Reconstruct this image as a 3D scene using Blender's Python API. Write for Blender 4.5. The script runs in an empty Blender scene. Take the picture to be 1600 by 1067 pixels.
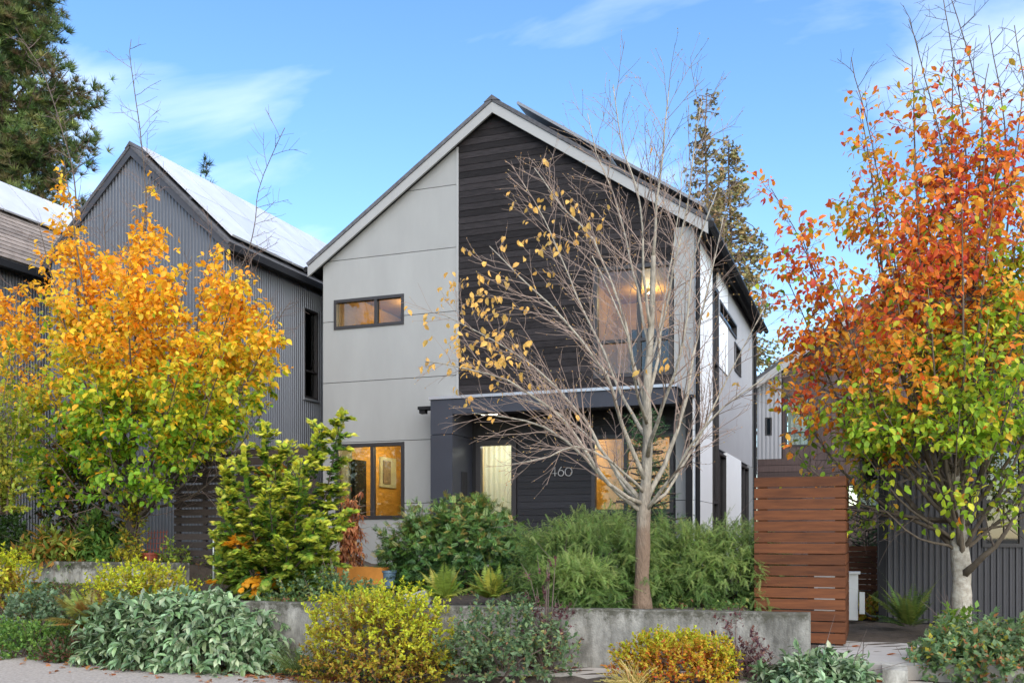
import bpy, bmesh, math, random
import numpy as np
from mathutils import Matrix, Vector
R = math.radians
S = bpy.context.scene
C = S.collection

# ------------------------------------------------------------------ camera
CAM_Z, FPX, YAW, HOR = 1.55, 1500.0, R(20.5), 835.0
cam_d = bpy.data.cameras.new('camera'); cam = bpy.data.objects.new('camera', cam_d); C.objects.link(cam)
cam.location = (0, 0, CAM_Z); cam.rotation_euler = (R(90), 0, YAW)
cam_d.sensor_width = 36; cam_d.lens = 36 * FPX / 1600
cam_d.shift_y = (HOR - 533.5) / 1600
cam_d.clip_start = 0.1; cam_d.clip_end = 3000
S.camera = cam

# ------------------------------------------------------------------ sky and sun
SUN_EL, SUN_AZ = R(40), R(138)          # azimuth clockwise from +Y: sun to the right of the house and a little behind the camera
W = bpy.data.worlds.new('World'); S.world = W; W.use_nodes = True
nt = W.node_tree; nt.nodes.clear()
def N(t, **k):
    n = nt.nodes.new(t)
    for a, b in k.items(): setattr(n, a, b)
    return n
sky = N('ShaderNodeTexSky', sky_type='NISHITA', sun_disc=False, sun_elevation=SUN_EL, sun_rotation=SUN_AZ)
sky.altitude = 0; sky.air_density = 1.0; sky.dust_density = 0.25; sky.ozone_density = 1.6
tc = N('ShaderNodeTexCoord'); sep = N('ShaderNodeSeparateXYZ'); nt.links.new(tc.outputs['Generated'], sep.inputs[0])
den = N('ShaderNodeMath', operation='ADD'); den.inputs[1].default_value = 0.22; nt.links.new(sep.outputs[2], den.inputs[0])
mxd = N('ShaderNodeMath', operation='MAXIMUM'); mxd.inputs[1].default_value = 0.12; nt.links.new(den.outputs[0], mxd.inputs[0])
dv = N('ShaderNodeVectorMath', operation='DIVIDE'); cmb = N('ShaderNodeCombineXYZ')
for i in range(3): nt.links.new(mxd.outputs[0], cmb.inputs[i])
nt.links.new(tc.outputs['Generated'], dv.inputs[0]); nt.links.new(cmb.outputs[0], dv.inputs[1])
mp = N('ShaderNodeMapping'); mp.inputs['Scale'].default_value = (0.75, 1.25, 0.6); mp.inputs['Location'].default_value = (4.1, 2.6, .4)
mp.inputs['Rotation'].default_value = (0, 0, R(35)); nt.links.new(dv.outputs[0], mp.inputs[0])
nz = N('ShaderNodeTexNoise'); nz.inputs['Scale'].default_value = 2.3; nz.inputs['Detail'].default_value = 7; nz.inputs['Roughness'].default_value = .52; nz.inputs['Distortion'].default_value = .35
nt.links.new(mp.outputs[0], nz.inputs['Vector'])
rmp = N('ShaderNodeValToRGB'); rmp.color_ramp.elements[0].position = .50; rmp.color_ramp.elements[1].position = .92
rmp.color_ramp.elements[0].color = (0, 0, 0, 1); rmp.color_ramp.elements[1].color = (.8, .8, .8, 1)
nt.links.new(nz.outputs[0], rmp.inputs[0])
mix = N('ShaderNodeMix', data_type='RGBA')
nt.links.new(rmp.outputs[0], mix.inputs['Factor']); hs = N('ShaderNodeHueSaturation'); hs.inputs['Hue'].default_value = .502; hs.inputs['Saturation'].default_value = 1.2; hs.inputs['Value'].default_value = 1.32; nt.links.new(sky.outputs[0], hs.inputs['Color']); nt.links.new(hs.outputs[0], mix.inputs['A'])
mix.inputs['B'].default_value = (7.6, 8.0, 8.4, 1)
bg = N('ShaderNodeBackground'); bg.inputs[1].default_value = 0.057
out = N('ShaderNodeOutputWorld'); nt.links.new(mix.outputs['Result'], bg.inputs[0]); nt.links.new(bg.outputs[0], out.inputs[0])
sd = bpy.data.lights.new('sun', 'SUN'); sd.energy = 1.5; sd.angle = R(85); sd.color = (1, .92, .81)
sun = bpy.data.objects.new('sun', sd); C.objects.link(sun)
to_sun = Vector((math.sin(SUN_AZ) * math.cos(SUN_EL), math.cos(SUN_AZ) * math.cos(SUN_EL), math.sin(SUN_EL)))
sun.rotation_euler = to_sun.to_track_quat('Z', 'Y').to_euler(); sun.location = (10, -10, 20)
S.view_settings.view_transform = 'Standard'; S.view_settings.look = 'None'
S.view_settings.exposure = 2.08; S.view_settings.gamma = 1; S.view_settings.use_curve_mapping = False
S.cycles.use_denoising = True; S.cycles.max_bounces = 8; S.cycles.transparent_max_bounces = 16

# ------------------------------------------------------------------ helpers
rng = np.random.default_rng(7); random.seed(7)
cy, sy = math.cos(YAW), math.sin(YAW)
def at(px, s, py=None):
    """world point seen at photograph column px at distance s along the view axis (row py for its height)"""
    u = (px - 800) / FPX
    x, y = s * (-sy + u * cy), s * (cy + u * sy)
    return (x, y) if py is None else (x, y, CAM_Z + (HOR - py) / FPX * s)

ORG = {}
def org(p): return np.array(ORG.get(p.name, (0, 0, 0)), float) if p is not None else np.zeros(3)
def tag(o, label=None, cat=None, group=None, kind=None):
    if label: o['label'] = label
    if cat: o['category'] = cat
    if group: o['group'] = group
    if kind: o['kind'] = kind
    return o
def thing(name, loc, label, cat, group=None):
    o = bpy.data.objects.new(name, None); C.objects.link(o); o.location = loc; o.empty_display_size = .2
    ORG[o.name] = tuple(loc)
    return tag(o, label, cat, group)

class MB:
    def __init__(self): self.v = []; self.f = []
    def add(self, vs, fs):
        n = len(self.v); self.v += [tuple(map(float, p)) for p in vs]; self.f += [tuple(i + n for i in q) for q in fs]; return self
    def box(self, x0, x1, y0, y1, z0, z1):
        return self.add([(x0, y0, z0), (x1, y0, z0), (x1, y1, z0), (x0, y1, z0), (x0, y0, z1), (x1, y0, z1), (x1, y1, z1), (x0, y1, z1)],
                        [(0, 3, 2, 1), (4, 5, 6, 7), (0, 1, 5, 4), (1, 2, 6, 5), (2, 3, 7, 6), (3, 0, 4, 7)])
    def prism(self, poly, w0, w1, mp):
        n = len(poly)
        vs = [mp(u, v, w0) for u, v in poly] + [mp(u, v, w1) for u, v in poly]
        fs = [tuple(range(n))[::-1], tuple(range(n, 2 * n))] + [(i, (i + 1) % n, n + (i + 1) % n, n + i) for i in range(n)]
        return self.add(vs, fs)
    def rect(self, u0, u1, v0, v1, w0, w1, mp):
        return self.prism([(u0, v0), (u1, v0), (u1, v1), (u0, v1)], w0, w1, mp)
    def tube(self, pts, rad, n=6):
        pts = [Vector(p) for p in pts]; base = len(self.v); ref = Vector((.31, .17, .93))
        for i, p in enumerate(pts):
            t = (pts[min(i + 1, len(pts) - 1)] - pts[max(i - 1, 0)]).normalized()
            a = t.cross(ref)
            if a.length < .05: a = t.cross(Vector((1, 0, 0)))
            a.normalize(); b = t.cross(a); r = rad[i] if hasattr(rad, '__len__') else rad
            for k in range(n):
                an = 2 * math.pi * k / n; q = p + (a * math.cos(an) + b * math.sin(an)) * r
                self.v.append((q.x, q.y, q.z))
        for i in range(len(pts) - 1):
            for k in range(n):
                k2 = (k + 1) % n
                self.f.append((base + i * n + k, base + i * n + k2, base + (i + 1) * n + k2, base + (i + 1) * n + k))
        self.f.append(tuple(base + k for k in range(n))[::-1]); self.f.append(tuple(base + (len(pts) - 1) * n + k for k in range(n)))
        return self
    def build(self, name, mat, parent=None, loc=None, smooth=False, recalc=True):
        o3 = np.array(loc, float) if loc is not None else org(parent)
        me = bpy.data.meshes.new(name)
        me.from_pydata([tuple(np.array(p) - o3) for p in self.v], [], self.f)
        if recalc:
            bm = bmesh.new(); bm.from_mesh(me); bmesh.ops.recalc_face_normals(bm, faces=bm.faces); bm.to_mesh(me); bm.free()
        if smooth: me.polygons.foreach_set('use_smooth', [True] * len(me.polygons))
        me.materials.append(M[mat]); o = bpy.data.objects.new(name, me); C.objects.link(o)
        if parent is not None: o.parent = parent; ORG[o.name] = tuple(o3)
        elif loc is not None: o.location = loc; ORG[o.name] = tuple(o3)
        return o
def FY(Y): return lambda u, v, w: (u, Y - w, v)       # a plane facing the street; w points outward
def FX(X): return lambda u, v, w: (X + w, u, v)       # a plane facing right

def clip(poly, hp):                                    # convex clip by half planes a*u+b*v<=c
    for a, b, c in hp:
        res = []
        for i in range(len(poly)):
            p, q = poly[i], poly[(i + 1) % len(poly)]
            dp, dq = a * p[0] + b * p[1] - c, a * q[0] + b * q[1] - c
            if dp <= 0: res.append(p)
            if dp * dq < 0:
                t = dp / (dp - dq); res.append((p[0] + t * (q[0] - p[0]), p[1] + t * (q[1] - p[1])))
        poly = res
        if len(poly) < 3: return []
    return poly
def minus(r, holes):
    rs = [r]
    for h in holes:
        nx = []
        for (a, b, c, d) in rs:
            if h[0] >= b or h[1] <= a or h[2] >= d or h[3] <= c: nx.append((a, b, c, d)); continue
            if h[0] > a: nx.append((a, h[0], c, d))
            if h[1] < b: nx.append((h[1], b, c, d))
            a2, b2 = max(a, h[0]), min(b, h[1])
            if h[2] > c: nx.append((a2, b2, c, h[2]))
            if h[3] < d: nx.append((a2, b2, h[3], d))
        rs = nx
    return rs
def wallpiece(name, mat, parent, r, holes, hp, w0, w1, mp):
    m = MB()
    for a, b, c, d in minus(r, holes):
        p = clip([(a, c), (b, c), (b, d), (a, d)], hp)
        if p: m.prism(p, w0, w1, mp)
    return m.build(name, mat, parent) if m.v else None

# ------------------------------------------------------------------ materials
M = {}
def mat(name, col, rough=.7, metal=0., var=.12, scale=8., bump=.0, bscale=60., stretch=None, col2=None, spec=.4):
    m = bpy.data.materials.new(name); m.use_nodes = True; t = m.node_tree; b = t.nodes['Principled BSDF']
    b.inputs['Roughness'].default_value = rough; b.inputs['Metallic'].default_value = metal; b.inputs['Specular IOR Level'].default_value = spec
    tcn = t.nodes.new('ShaderNodeTexCoord'); mpn = t.nodes.new('ShaderNodeMapping'); t.links.new(tcn.outputs['Object'], mpn.inputs[0])
    if stretch: mpn.inputs['Scale'].default_value = stretch
    n = t.nodes.new('ShaderNodeTexNoise'); n.inputs['Scale'].default_value = scale; n.inputs['Detail'].default_value = 6; n.inputs['Roughness'].default_value = .62
    t.links.new(mpn.outputs[0], n.inputs['Vector'])
    r = t.nodes.new('ShaderNodeValToRGB'); r.color_ramp.elements[0].position = .3; r.color_ramp.elements[1].position = .72
    lo = col2 if col2 else tuple(c * (1 - var) for c in col); hi = col if col2 else tuple(min(1, c * (1 + var)) for c in col)
    r.color_ramp.elements[0].color = (*lo, 1); r.color_ramp.elements[1].color = (*hi, 1)
    t.links.new(n.outputs[0], r.inputs[0])
    oi = t.nodes.new('ShaderNodeObjectInfo'); mr = t.nodes.new('ShaderNodeMapRange'); mr.inputs[3].default_value = 1 - var * .9; mr.inputs[4].default_value = 1 + var * .9
    t.links.new(oi.outputs['Random'], mr.inputs[0])
    mu = t.nodes.new('ShaderNodeVectorMath'); mu.operation = 'SCALE'; t.links.new(r.outputs[0], mu.inputs[0]); t.links.new(mr.outputs[0], mu.inputs['Scale'])
    t.links.new(mu.outputs[0], b.inputs['Base Color'])
    if bump:
        n2 = t.nodes.new('ShaderNodeTexNoise'); n2.inputs['Scale'].default_value = bscale; n2.inputs['Detail'].default_value = 4
        t.links.new(mpn.outputs[0], n2.inputs['Vector'])
        bp = t.nodes.new('ShaderNodeBump'); bp.inputs['Strength'].default_value = bump; bp.inputs['Distance'].default_value = .02
        t.links.new(n2.outputs[0], bp.inputs['Height']); t.links.new(bp.outputs[0], b.inputs['Normal'])
    M[name] = m; return m
mat('grey_panel', (.265, .267, .255), .75, var=.075, scale=1.1, stretch=(1.6, 1.6, .5), bump=.05, bscale=200)
mat('white_panel', (.84, .84, .82), .5, var=.03, scale=1.2)
mat('fascia', (.29, .29, .28), .6, var=.05, scale=3)
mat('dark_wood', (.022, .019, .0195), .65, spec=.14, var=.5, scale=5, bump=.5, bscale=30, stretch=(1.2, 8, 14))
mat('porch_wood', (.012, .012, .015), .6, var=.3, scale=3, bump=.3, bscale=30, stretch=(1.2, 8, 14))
mat('black_void', (.012, .012, .013), .9)
mat('navy_panel', (.030, .033, .044), .6, var=.08, scale=2, bump=.03)
mat('frame', (.030, .027, .027), .45, var=.1)
mat('black_metal', (.014, .014, .015), .6, spec=.15, var=.1)
mat('flashing', (.42, .43, .45), .35, metal=.6, var=.05)
mat('shingle', (.075, .075, .08), .9, var=.3, scale=14, bump=.4, bscale=40)
mat('brown_shingle', (.20, .165, .14), .9, var=.3, scale=9, bump=.4, bscale=40)
mat('corrugated', (.115, .123, .138), .42, metal=.25, var=.06, scale=1.5)
mat('corrugated_pale', (.30, .30, .31), .45, metal=.2, var=.05, scale=1.5)
mat('corrugated_dark', (.062, .060, .064), .5, metal=.25, var=.08, scale=1.5)
mat('sky_tinted_solar_panel', (.50, .51, .53), .3, var=.10, scale=2)  # neighbours' solar panels; bright sky reflection put into the pale base colour
mat('roof_frame', (.20, .205, .215), .4, metal=.3, var=.08)
mat('roof_rail', (.045, .045, .05), .5)
mat('red_wood', (.145, .050, .018), .7, var=.28, scale=2.2, bump=.2, bscale=30, stretch=(1.5, 6, 16), col2=(.07, .025, .011), spec=.2)
mat('gate_wood', (.045, .032, .027), .65, var=.3, scale=3, bump=.2, stretch=(1.5, 6, 16))
mat('brown_board', (.070, .045, .040), .7, var=.28, scale=3, bump=.2, stretch=(12, 6, 1.2))
mat('ply', (.42, .24, .055), .6, var=.25, scale=2, stretch=(1, 1, 4))
mat('interior_white', (.62, .50, .28), .7, var=.04)
mat('curtain', (.62, .66, .58), .8, var=.05)
_t = M['curtain'].node_tree; _tl = _t.nodes.new('ShaderNodeBsdfTranslucent'); _tl.inputs[0].default_value = (.7, .72, .62, 1); _mx = _t.nodes.new('ShaderNodeMixShader'); _mx.inputs[0].default_value = .5
_t.links.new(_t.nodes['Principled BSDF'].outputs[0], _mx.inputs[1]); _t.links.new(_tl.outputs[0], _mx.inputs[2]); _t.links.new(_mx.outputs[0], _t.nodes['Material Output'].inputs[0])
mat('steel', (.6, .6, .6), .3, metal=.9)
mat('sign_metal', (.45, .45, .44), .35, metal=.3)
mat('asphalt', (.31, .275, .24), .9, var=.33, scale=30, bump=.5, bscale=160)
mat('pavement', (.30, .27, .235), .85, var=.14, scale=5, bump=.2, bscale=120)
mat('paver', (.30, .285, .265), .85, var=.10, scale=6, bump=.15, bscale=120)
mat('soil', (.050, .038, .028), .95, var=.4, scale=12, bump=.8, bscale=50)
mat('planter_rust', (.42, .17, .03), .6, var=.2, scale=5)
mat('terracotta', (.28, .06, .03), .7, var=.15)
mat('blue_pot', (.10, .16, .22), .4, var=.1)
mat('stone', (.35, .34, .31), .85, var=.25, scale=9, bump=.5, bscale=25)
mat('unit_white', (.50, .50, .48), .5, var=.04)
mat('bark_dark', (.085, .065, .050), .9, var=.35, scale=14, bump=.7, bscale=50, stretch=(3, 3, .7))
mat('bark_limb', (.11, .085, .06), .85, var=.3, scale=9, bump=.5)
mat('bark_pine', (.12, .085, .065), .9, var=.35, scale=6, bump=.7)
mat('bark_rosy', (.20, .145, .115), .8, var=.25)
mat('bark_twig', (.12, .085, .07), .8, var=.2)
mat('bark_pale', (.36, .32, .245), .85, var=.30, scale=9, bump=.6, bscale=45, stretch=(3, 3, 1))
mat('bark_white', (.42, .385, .32), .85, var=.3, scale=7, bump=.6, bscale=40, stretch=(2, 2, 2.5), col2=(.20, .17, .13))
# concrete with streaks running down from its top edge
def concrete():
    m = mat('concrete', (.25, .24, .215), .85, var=.45, scale=3.2, bump=.35, bscale=60)
    t = m.node_tree; b = t.nodes['Principled BSDF']; src = b.inputs['Base Color'].links[0].from_socket
    tcn = t.nodes.new('ShaderNodeTexCoord'); mpn = t.nodes.new('ShaderNodeMapping'); mpn.inputs['Scale'].default_value = (4.5, 4.5, 1.2)
    t.links.new(tcn.outputs['Object'], mpn.inputs[0]); n = t.nodes.new('ShaderNodeTexNoise'); n.inputs['Scale'].default_value = 1.6; n.inputs['Detail'].default_value = 7; n.inputs['Roughness'].default_value = .7
    t.links.new(mpn.outputs[0], n.inputs['Vector']); r = t.nodes.new('ShaderNodeValToRGB'); r.color_ramp.elements[0].position = .38; r.color_ramp.elements[1].position = .62
    r.color_ramp.elements[0].color = (.55, .54, .51, 1); r.color_ramp.elements[1].color = (1.2, 1.2, 1.17, 1); t.links.new(n.outputs[0], r.inputs[0])
    mu = t.nodes.new('ShaderNodeVectorMath'); mu.operation = 'MULTIPLY'; t.links.new(src, mu.inputs[0]); t.links.new(r.outputs[0], mu.inputs[1]); 
    sp = t.nodes.new('ShaderNodeSeparateXYZ'); t.links.new(tcn.outputs['Object'], sp.inputs[0]); n3 = t.nodes.new('ShaderNodeTexNoise'); n3.inputs['Scale'].default_value = 9; n3.inputs['Detail'].default_value = 8; n3.inputs['Roughness'].default_value = .75; t.links.new(tcn.outputs['Object'], n3.inputs['Vector'])
    mr = t.nodes.new('ShaderNodeMapRange'); mr.inputs[1].default_value = .50; mr.inputs[2].default_value = .80; mr.inputs[3].default_value = -.32; mr.inputs[4].default_value = .10; t.links.new(sp.outputs[2], mr.inputs[0])
    ad = t.nodes.new('ShaderNodeMath'); ad.operation = 'ADD'; t.links.new(mr.outputs[0], ad.inputs[0]); t.links.new(n3.outputs[0], ad.inputs[1])
    r2 = t.nodes.new('ShaderNodeValToRGB'); r2.color_ramp.elements[0].position = .43; r2.color_ramp.elements[1].position = .60; t.links.new(ad.outputs[0], r2.inputs[0])
    mx = t.nodes.new('ShaderNodeMix'); mx.data_type = 'RGBA'; t.links.new(r2.outputs[0], mx.inputs['Factor']); t.links.new(mu.outputs[0], mx.inputs['A']); mx.inputs['B'].default_value = (.055, .052, .036, 1); t.links.new(mx.outputs['Result'], b.inputs['Base Color'])
concrete()
def bark_zoned():                                     # brown rough bark low on the trunk, pale smooth bark above
    m = mat('bark_zoned', (.31, .275, .215), .85, var=.42, scale=8, bump=1.0, bscale=18, stretch=(3, 3, .9))
    t = m.node_tree; b = t.nodes['Principled BSDF']; src = b.inputs['Base Color'].links[0].from_socket
    tcn = t.nodes.new('ShaderNodeTexCoord'); sp = t.nodes.new('ShaderNodeSeparateXYZ'); t.links.new(tcn.outputs['Object'], sp.inputs[0])
    n = t.nodes.new('ShaderNodeTexNoise'); n.inputs['Scale'].default_value = 5; t.links.new(tcn.outputs['Object'], n.inputs['Vector'])
    ad = t.nodes.new('ShaderNodeMath'); ad.operation = 'MULTIPLY_ADD'; ad.inputs[1].default_value = .8; t.links.new(n.outputs[0], ad.inputs[0]); t.links.new(sp.outputs[2], ad.inputs[2])
    mr = t.nodes.new('ShaderNodeMapRange'); mr.inputs[1].default_value = 1.15; mr.inputs[2].default_value = 1.75; t.links.new(ad.outputs[0], mr.inputs[0])
    mx = t.nodes.new('ShaderNodeMix'); mx.data_type = 'RGBA'; t.links.new(mr.outputs[0], mx.inputs['Factor']); mx.inputs['A'].default_value = (.15, .10, .066, 1)
    t.links.new(src, mx.inputs['B']); t.links.new(mx.outputs['Result'], b.inputs['Base Color'])
bark_zoned()
def glass(name, tint, gloss_min):
    m = bpy.data.materials.new(name); m.use_nodes = True; t = m.node_tree; t.nodes.clear()
    tr = t.nodes.new('ShaderNodeBsdfTransparent'); tr.inputs[0].default_value = (*tint, 1)
    gl = t.nodes.new('ShaderNodeBsdfGlossy'); gl.inputs['Roughness'].default_value = .02
    fr = t.nodes.new('ShaderNodeFresnel'); fr.inputs[0].default_value = 1.5
    ad = t.nodes.new('ShaderNodeMath'); ad.operation = 'ADD'; ad.inputs[1].default_value = gloss_min; t.links.new(fr.outputs[0], ad.inputs[0])
    mx = t.nodes.new('ShaderNodeMixShader'); t.links.new(ad.outputs[0], mx.inputs[0]); t.links.new(tr.outputs[0], mx.inputs[1]); t.links.new(gl.outputs[0], mx.inputs[2])
    o = t.nodes.new('ShaderNodeOutputMaterial'); t.links.new(mx.outputs[0], o.inputs[0]); M[name] = m
glass('glass', (.93, .95, .92), .015); glass('glass_sky', (.25, .30, .30), .62); glass('glass_dark', (.25, .30, .30), .12)
def emit(name, col, st):
    m = bpy.data.materials.new(name); m.use_nodes = True; b = m.node_tree.nodes['Principled BSDF']
    b.inputs['Emission Color'].default_value = (*col, 1); b.inputs['Emission Strength'].default_value = st; M[name] = m
emit('lamp', (1, .9, .7), 2.2)
def leafmat(name, rough=.5, trans=.35, spec=.35):
    m = bpy.data.materials.new(name); m.use_nodes = True; t = m.node_tree; b = t.nodes['Principled BSDF']
    a = t.nodes.new('ShaderNodeAttribute'); a.attribute_name = 'col'; b.inputs['Roughness'].default_value = rough; b.inputs['Specular IOR Level'].default_value = spec
    t.links.new(a.outputs['Color'], b.inputs['Base Color'])
    tl = t.nodes.new('ShaderNodeBsdfTranslucent'); t.links.new(a.outputs['Color'], tl.inputs[0])
    mx = t.nodes.new('ShaderNodeMixShader'); mx.inputs[0].default_value = trans; o = t.nodes['Material Output']
    t.links.new(b.outputs[0], mx.inputs[1]); t.links.new(tl.outputs[0], mx.inputs[2]); t.links.new(mx.outputs[0], o.inputs[0]); M[name] = m
leafmat('leaf', .5, .5); leafmat('leaf_glossy', .35, .2, .5); leafmat('needle', .6, .15)

# ------------------------------------------------------------------ foliage helpers
OV = (np.array([(0, 0, 0), (.45, .30, .06), (.5, 0, 0), (.45, -.30, .06), (1, 0, -.10)], float), [(0, 2, 1), (0, 3, 2), (3, 4, 2), (2, 4, 1)])
BIG = (np.array([(0, 0, 0), (.28, .27, .10), (.30, 0, 0), (.28, -.27, .07), (.66, .26, .05), (.68, 0, -.04), (.66, -.28, .02), (1, 0, -.22)], float),
       [(0, 2, 1), (0, 3, 2), (1, 2, 5, 4), (2, 3, 6, 5), (4, 5, 7), (5, 6, 7)])
ELL = (BIG[0] * np.array([1, .72, 1]), BIG[1])
LANCE = (np.array([(0, 0, 0), (.4, .15, .04), (.45, 0, 0), (.4, -.15, .04), (1, 0, -.16)], float), [(0, 2, 1), (0, 3, 2), (3, 4, 2), (2, 4, 1)])
NEEDLE = (np.array([(0, .035, 0), (0, -.035, 0), (1, 0, 0)], float), [(0, 1, 2)])
def fan(k=5):                                         # a flat lobed spray, as cypress and cedar foliage has
    v = []; f = []
    for i in range(k):
        a = (i / (k - 1) - .5) * 1.9; L = 1 - .32 * abs(a); n = len(v); b = .12 * (i - (k - 1) / 2) / k
        c, s_ = math.cos(a), math.sin(a); w = .13
        v += [(.05, b, 0), (L * .55 * c - w * s_, L * .55 * s_ + w * c, .03), (L * c, L * s_, -.10 * L), (L * .55 * c + w * s_, L * .55 * s_ - w * c, .03)]
        f += [(n, n + 3, n + 2, n + 1)]
    return np.array(v, float), f
FAN = fan(5); FAN7 = fan(7); FAN7 = (FAN7[0] * np.array([1, .8, 1.6]), FAN7[1])
def pinnate(k=5):                                     # a feather of little leaflets
    v = []; f = []
    for i in range(k):
        x = .15 + .7 * i / (k - 1); L = .34 * (1 - .4 * i / k)
        for sgn in (-1, 1):
            n = len(v); v += [(x, 0, 0), (x + L * .25, sgn * L * .62, .03), (x + L * .75, sgn * L, -.05), (x + L * .6, sgn * L * .35, 0)]
            f += [(n, n + 1, n + 2, n + 3) if sgn < 0 else (n + 3, n + 2, n + 1, n)]
    return np.array(v, float), f
PIN = pinnate(5)
FEATH = pinnate(9); FEATH = (FEATH[0] * np.array([1, .75, 1]), FEATH[1])
def feather(k=10):
    v = []; f = []
    for i in range(k):
        x = .05 + .85 * i / (k - 1); L = .24 * (1 - .45 * i / k)
        for sg in (-1, 1): n = len(v); v += [(x, 0, 0), (x + L * .6, sg * L * .75, -.03), (x + .055, 0, 0)]; f += [(n, n + 1, n + 2) if sg < 0 else (n + 2, n + 1, n)]
    return np.array(v, float), f
FEATH = feather()
def norm(a): return a / np.maximum(np.linalg.norm(a, axis=-1, keepdims=True), 1e-9)
def frames(d, n):
    x = norm(d); z = norm(n - (n * x).sum(1, keepdims=True) * x); y = np.cross(z, x); return x, y, z
def leaves(name, tpl, pos, d, nrm, size, col, material, parent, kind='stuff'):
    tv, tf = tpl; Nn = len(pos); x, y, z = frames(d, nrm); size = np.broadcast_to(size, (Nn,))[:, None, None]
    V = pos[:, None, :] + size * (tv[None, :, 0:1] * x[:, None] + tv[None, :, 1:2] * y[:, None] + tv[None, :, 2:3] * z[:, None])
    V = V.reshape(-1, 3) - org(parent); k = len(tv)
    me = bpy.data.meshes.new(name); me.vertices.add(len(V)); me.vertices.foreach_set('co', V.ravel())
    fl = [len(q) for q in tf]; flat = np.concatenate([np.array(q) for q in tf])
    li = (np.arange(Nn)[:, None] * k + flat[None]).ravel(); tot = np.tile(fl, Nn); st = np.concatenate([[0], np.cumsum(tot)[:-1]])
    me.loops.add(len(li)); me.loops.foreach_set('vertex_index', li.astype(np.int32))
    me.polygons.add(len(tot)); me.polygons.foreach_set('loop_start', st.astype(np.int32)); me.update(calc_edges=True)
    a = me.attributes.new('col', 'FLOAT_COLOR', 'POINT'); cc = np.ones((Nn, k, 4)); cc[:, :, :3] = np.clip(col, 0, 1)[:, None, :]
    a.data.foreach_set('color', cc.ravel().astype(np.float32)); me.materials.append(M[material]); me.validate()
    o = bpy.data.objects.new(name, me); C.objects.link(o)
    if parent is not None: o.parent = parent; ORG[o.name] = tuple(org(parent))
    if kind: o['kind'] = kind
    return o
def leaf_parts(name, tpl, pos, d, nrm, size, col, material, parent, ncol=10):
    """each leaf an object of its own; alike leaves share one of a few meshes"""
    if len(pos) == 0: return
    order = np.argsort(col[:, 0] * 2 - col[:, 1]); bins = np.array_split(order, min(ncol, len(pos))); x, y, z = frames(d, nrm); o3 = org(parent)
    size = np.broadcast_to(size, (len(pos),))
    for b in bins:
        me = bpy.data.meshes.new(name); me.from_pydata([tuple(p) for p in tpl[0]], [], tpl[1])
        a = me.attributes.new('col', 'FLOAT_COLOR', 'POINT'); c = col[b].mean(0); c = np.clip(c, 0, 1)
        a.data.foreach_set('color', np.tile([*c, 1], len(tpl[0])).astype(np.float32)); me.materials.append(M[material])
        for i in b:
            o = bpy.data.objects.new(name, me); C.objects.link(o); o.parent = parent; s = size[i]; p = pos[i] - o3
            o.matrix_local = Matrix(((x[i][0] * s, y[i][0] * s, z[i][0] * s, p[0]), (x[i][1] * s, y[i][1] * s, z[i][1] * s, p[1]), (x[i][2] * s, y[i][2] * s, z[i][2] * s, p[2]), (0, 0, 0, 1)))
def foliage(parent, tpl, pos, d, nrm, size, col, material, nparts=0, name='crown', part='leaf'):
    size = np.broadcast_to(size, (len(pos),)).astype(float)
    if nparts:
        dist = np.linalg.norm(pos - np.array([0, 0, CAM_Z]), axis=1) + rng.random(len(pos)) * .5 - size * 8
        o = np.argsort(dist); a, b = o[:nparts], o[nparts:]
        leaf_parts(part, tpl, pos[a], d[a], nrm[a], size[a], col[a], material, parent)
    else: b = np.arange(len(pos))
    if len(b): return leaves(name, tpl, pos[b], d[b], nrm[b], size[b], col[b], material, parent)
def rdir(n): return norm(rng.normal(size=(n, 3)))
def pal(n, cols, jit=.12, w=None):
    cols = np.array(cols, float); i = rng.choice(len(cols), n, p=w); return cols[i] * (1 + jit * rng.normal(size=(n, 1))) * (1 + .06 * rng.normal(size=(n, 3)))
_ph = rng.random((8, 3)) * 6.28; _kv = rng.normal(size=(8, 3))
def lump(p, f=1.0):                                   # smooth noise in about -1..1
    return np.sin((p * f) @ _kv.T + _ph[:, 0]).mean(1) * 1.9
def resample(w, step):
    w = np.array(w, float); P = np.vstack([2 * w[0] - w[1], w, 2 * w[-1] - w[-2]]); o = []
    for i in range(1, len(P) - 2):
        n = max(2, int(np.linalg.norm(P[i + 1] - P[i]) / step))
        for t in np.arange(n) / n:
            o.append(.5 * (2 * P[i] + (P[i + 1] - P[i - 1]) * t + (2 * P[i - 1] - 5 * P[i] + 4 * P[i + 1] - P[i + 2]) * t * t + (3 * P[i] - P[i - 1] - 3 * P[i + 1] + P[i + 2]) * t ** 3))
    o.append(w[-1]); return np.array(o)
def side_branch(p, t, ang, L, up, wig, n=5, flat=.5):
    a = rdir(1)[0]; a[2] *= flat; a -= a.dot(t) * t; a = norm(a[None])[0]
    d = math.cos(ang) * t + math.sin(ang) * a; q = [p]
    for i in range(n):
        d = norm((d + np.array([0, 0, up / n]) + rng.normal(size=3) * wig)[None])[0]; q.append(q[-1] + d * L / n)
    return np.array(q)
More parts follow.
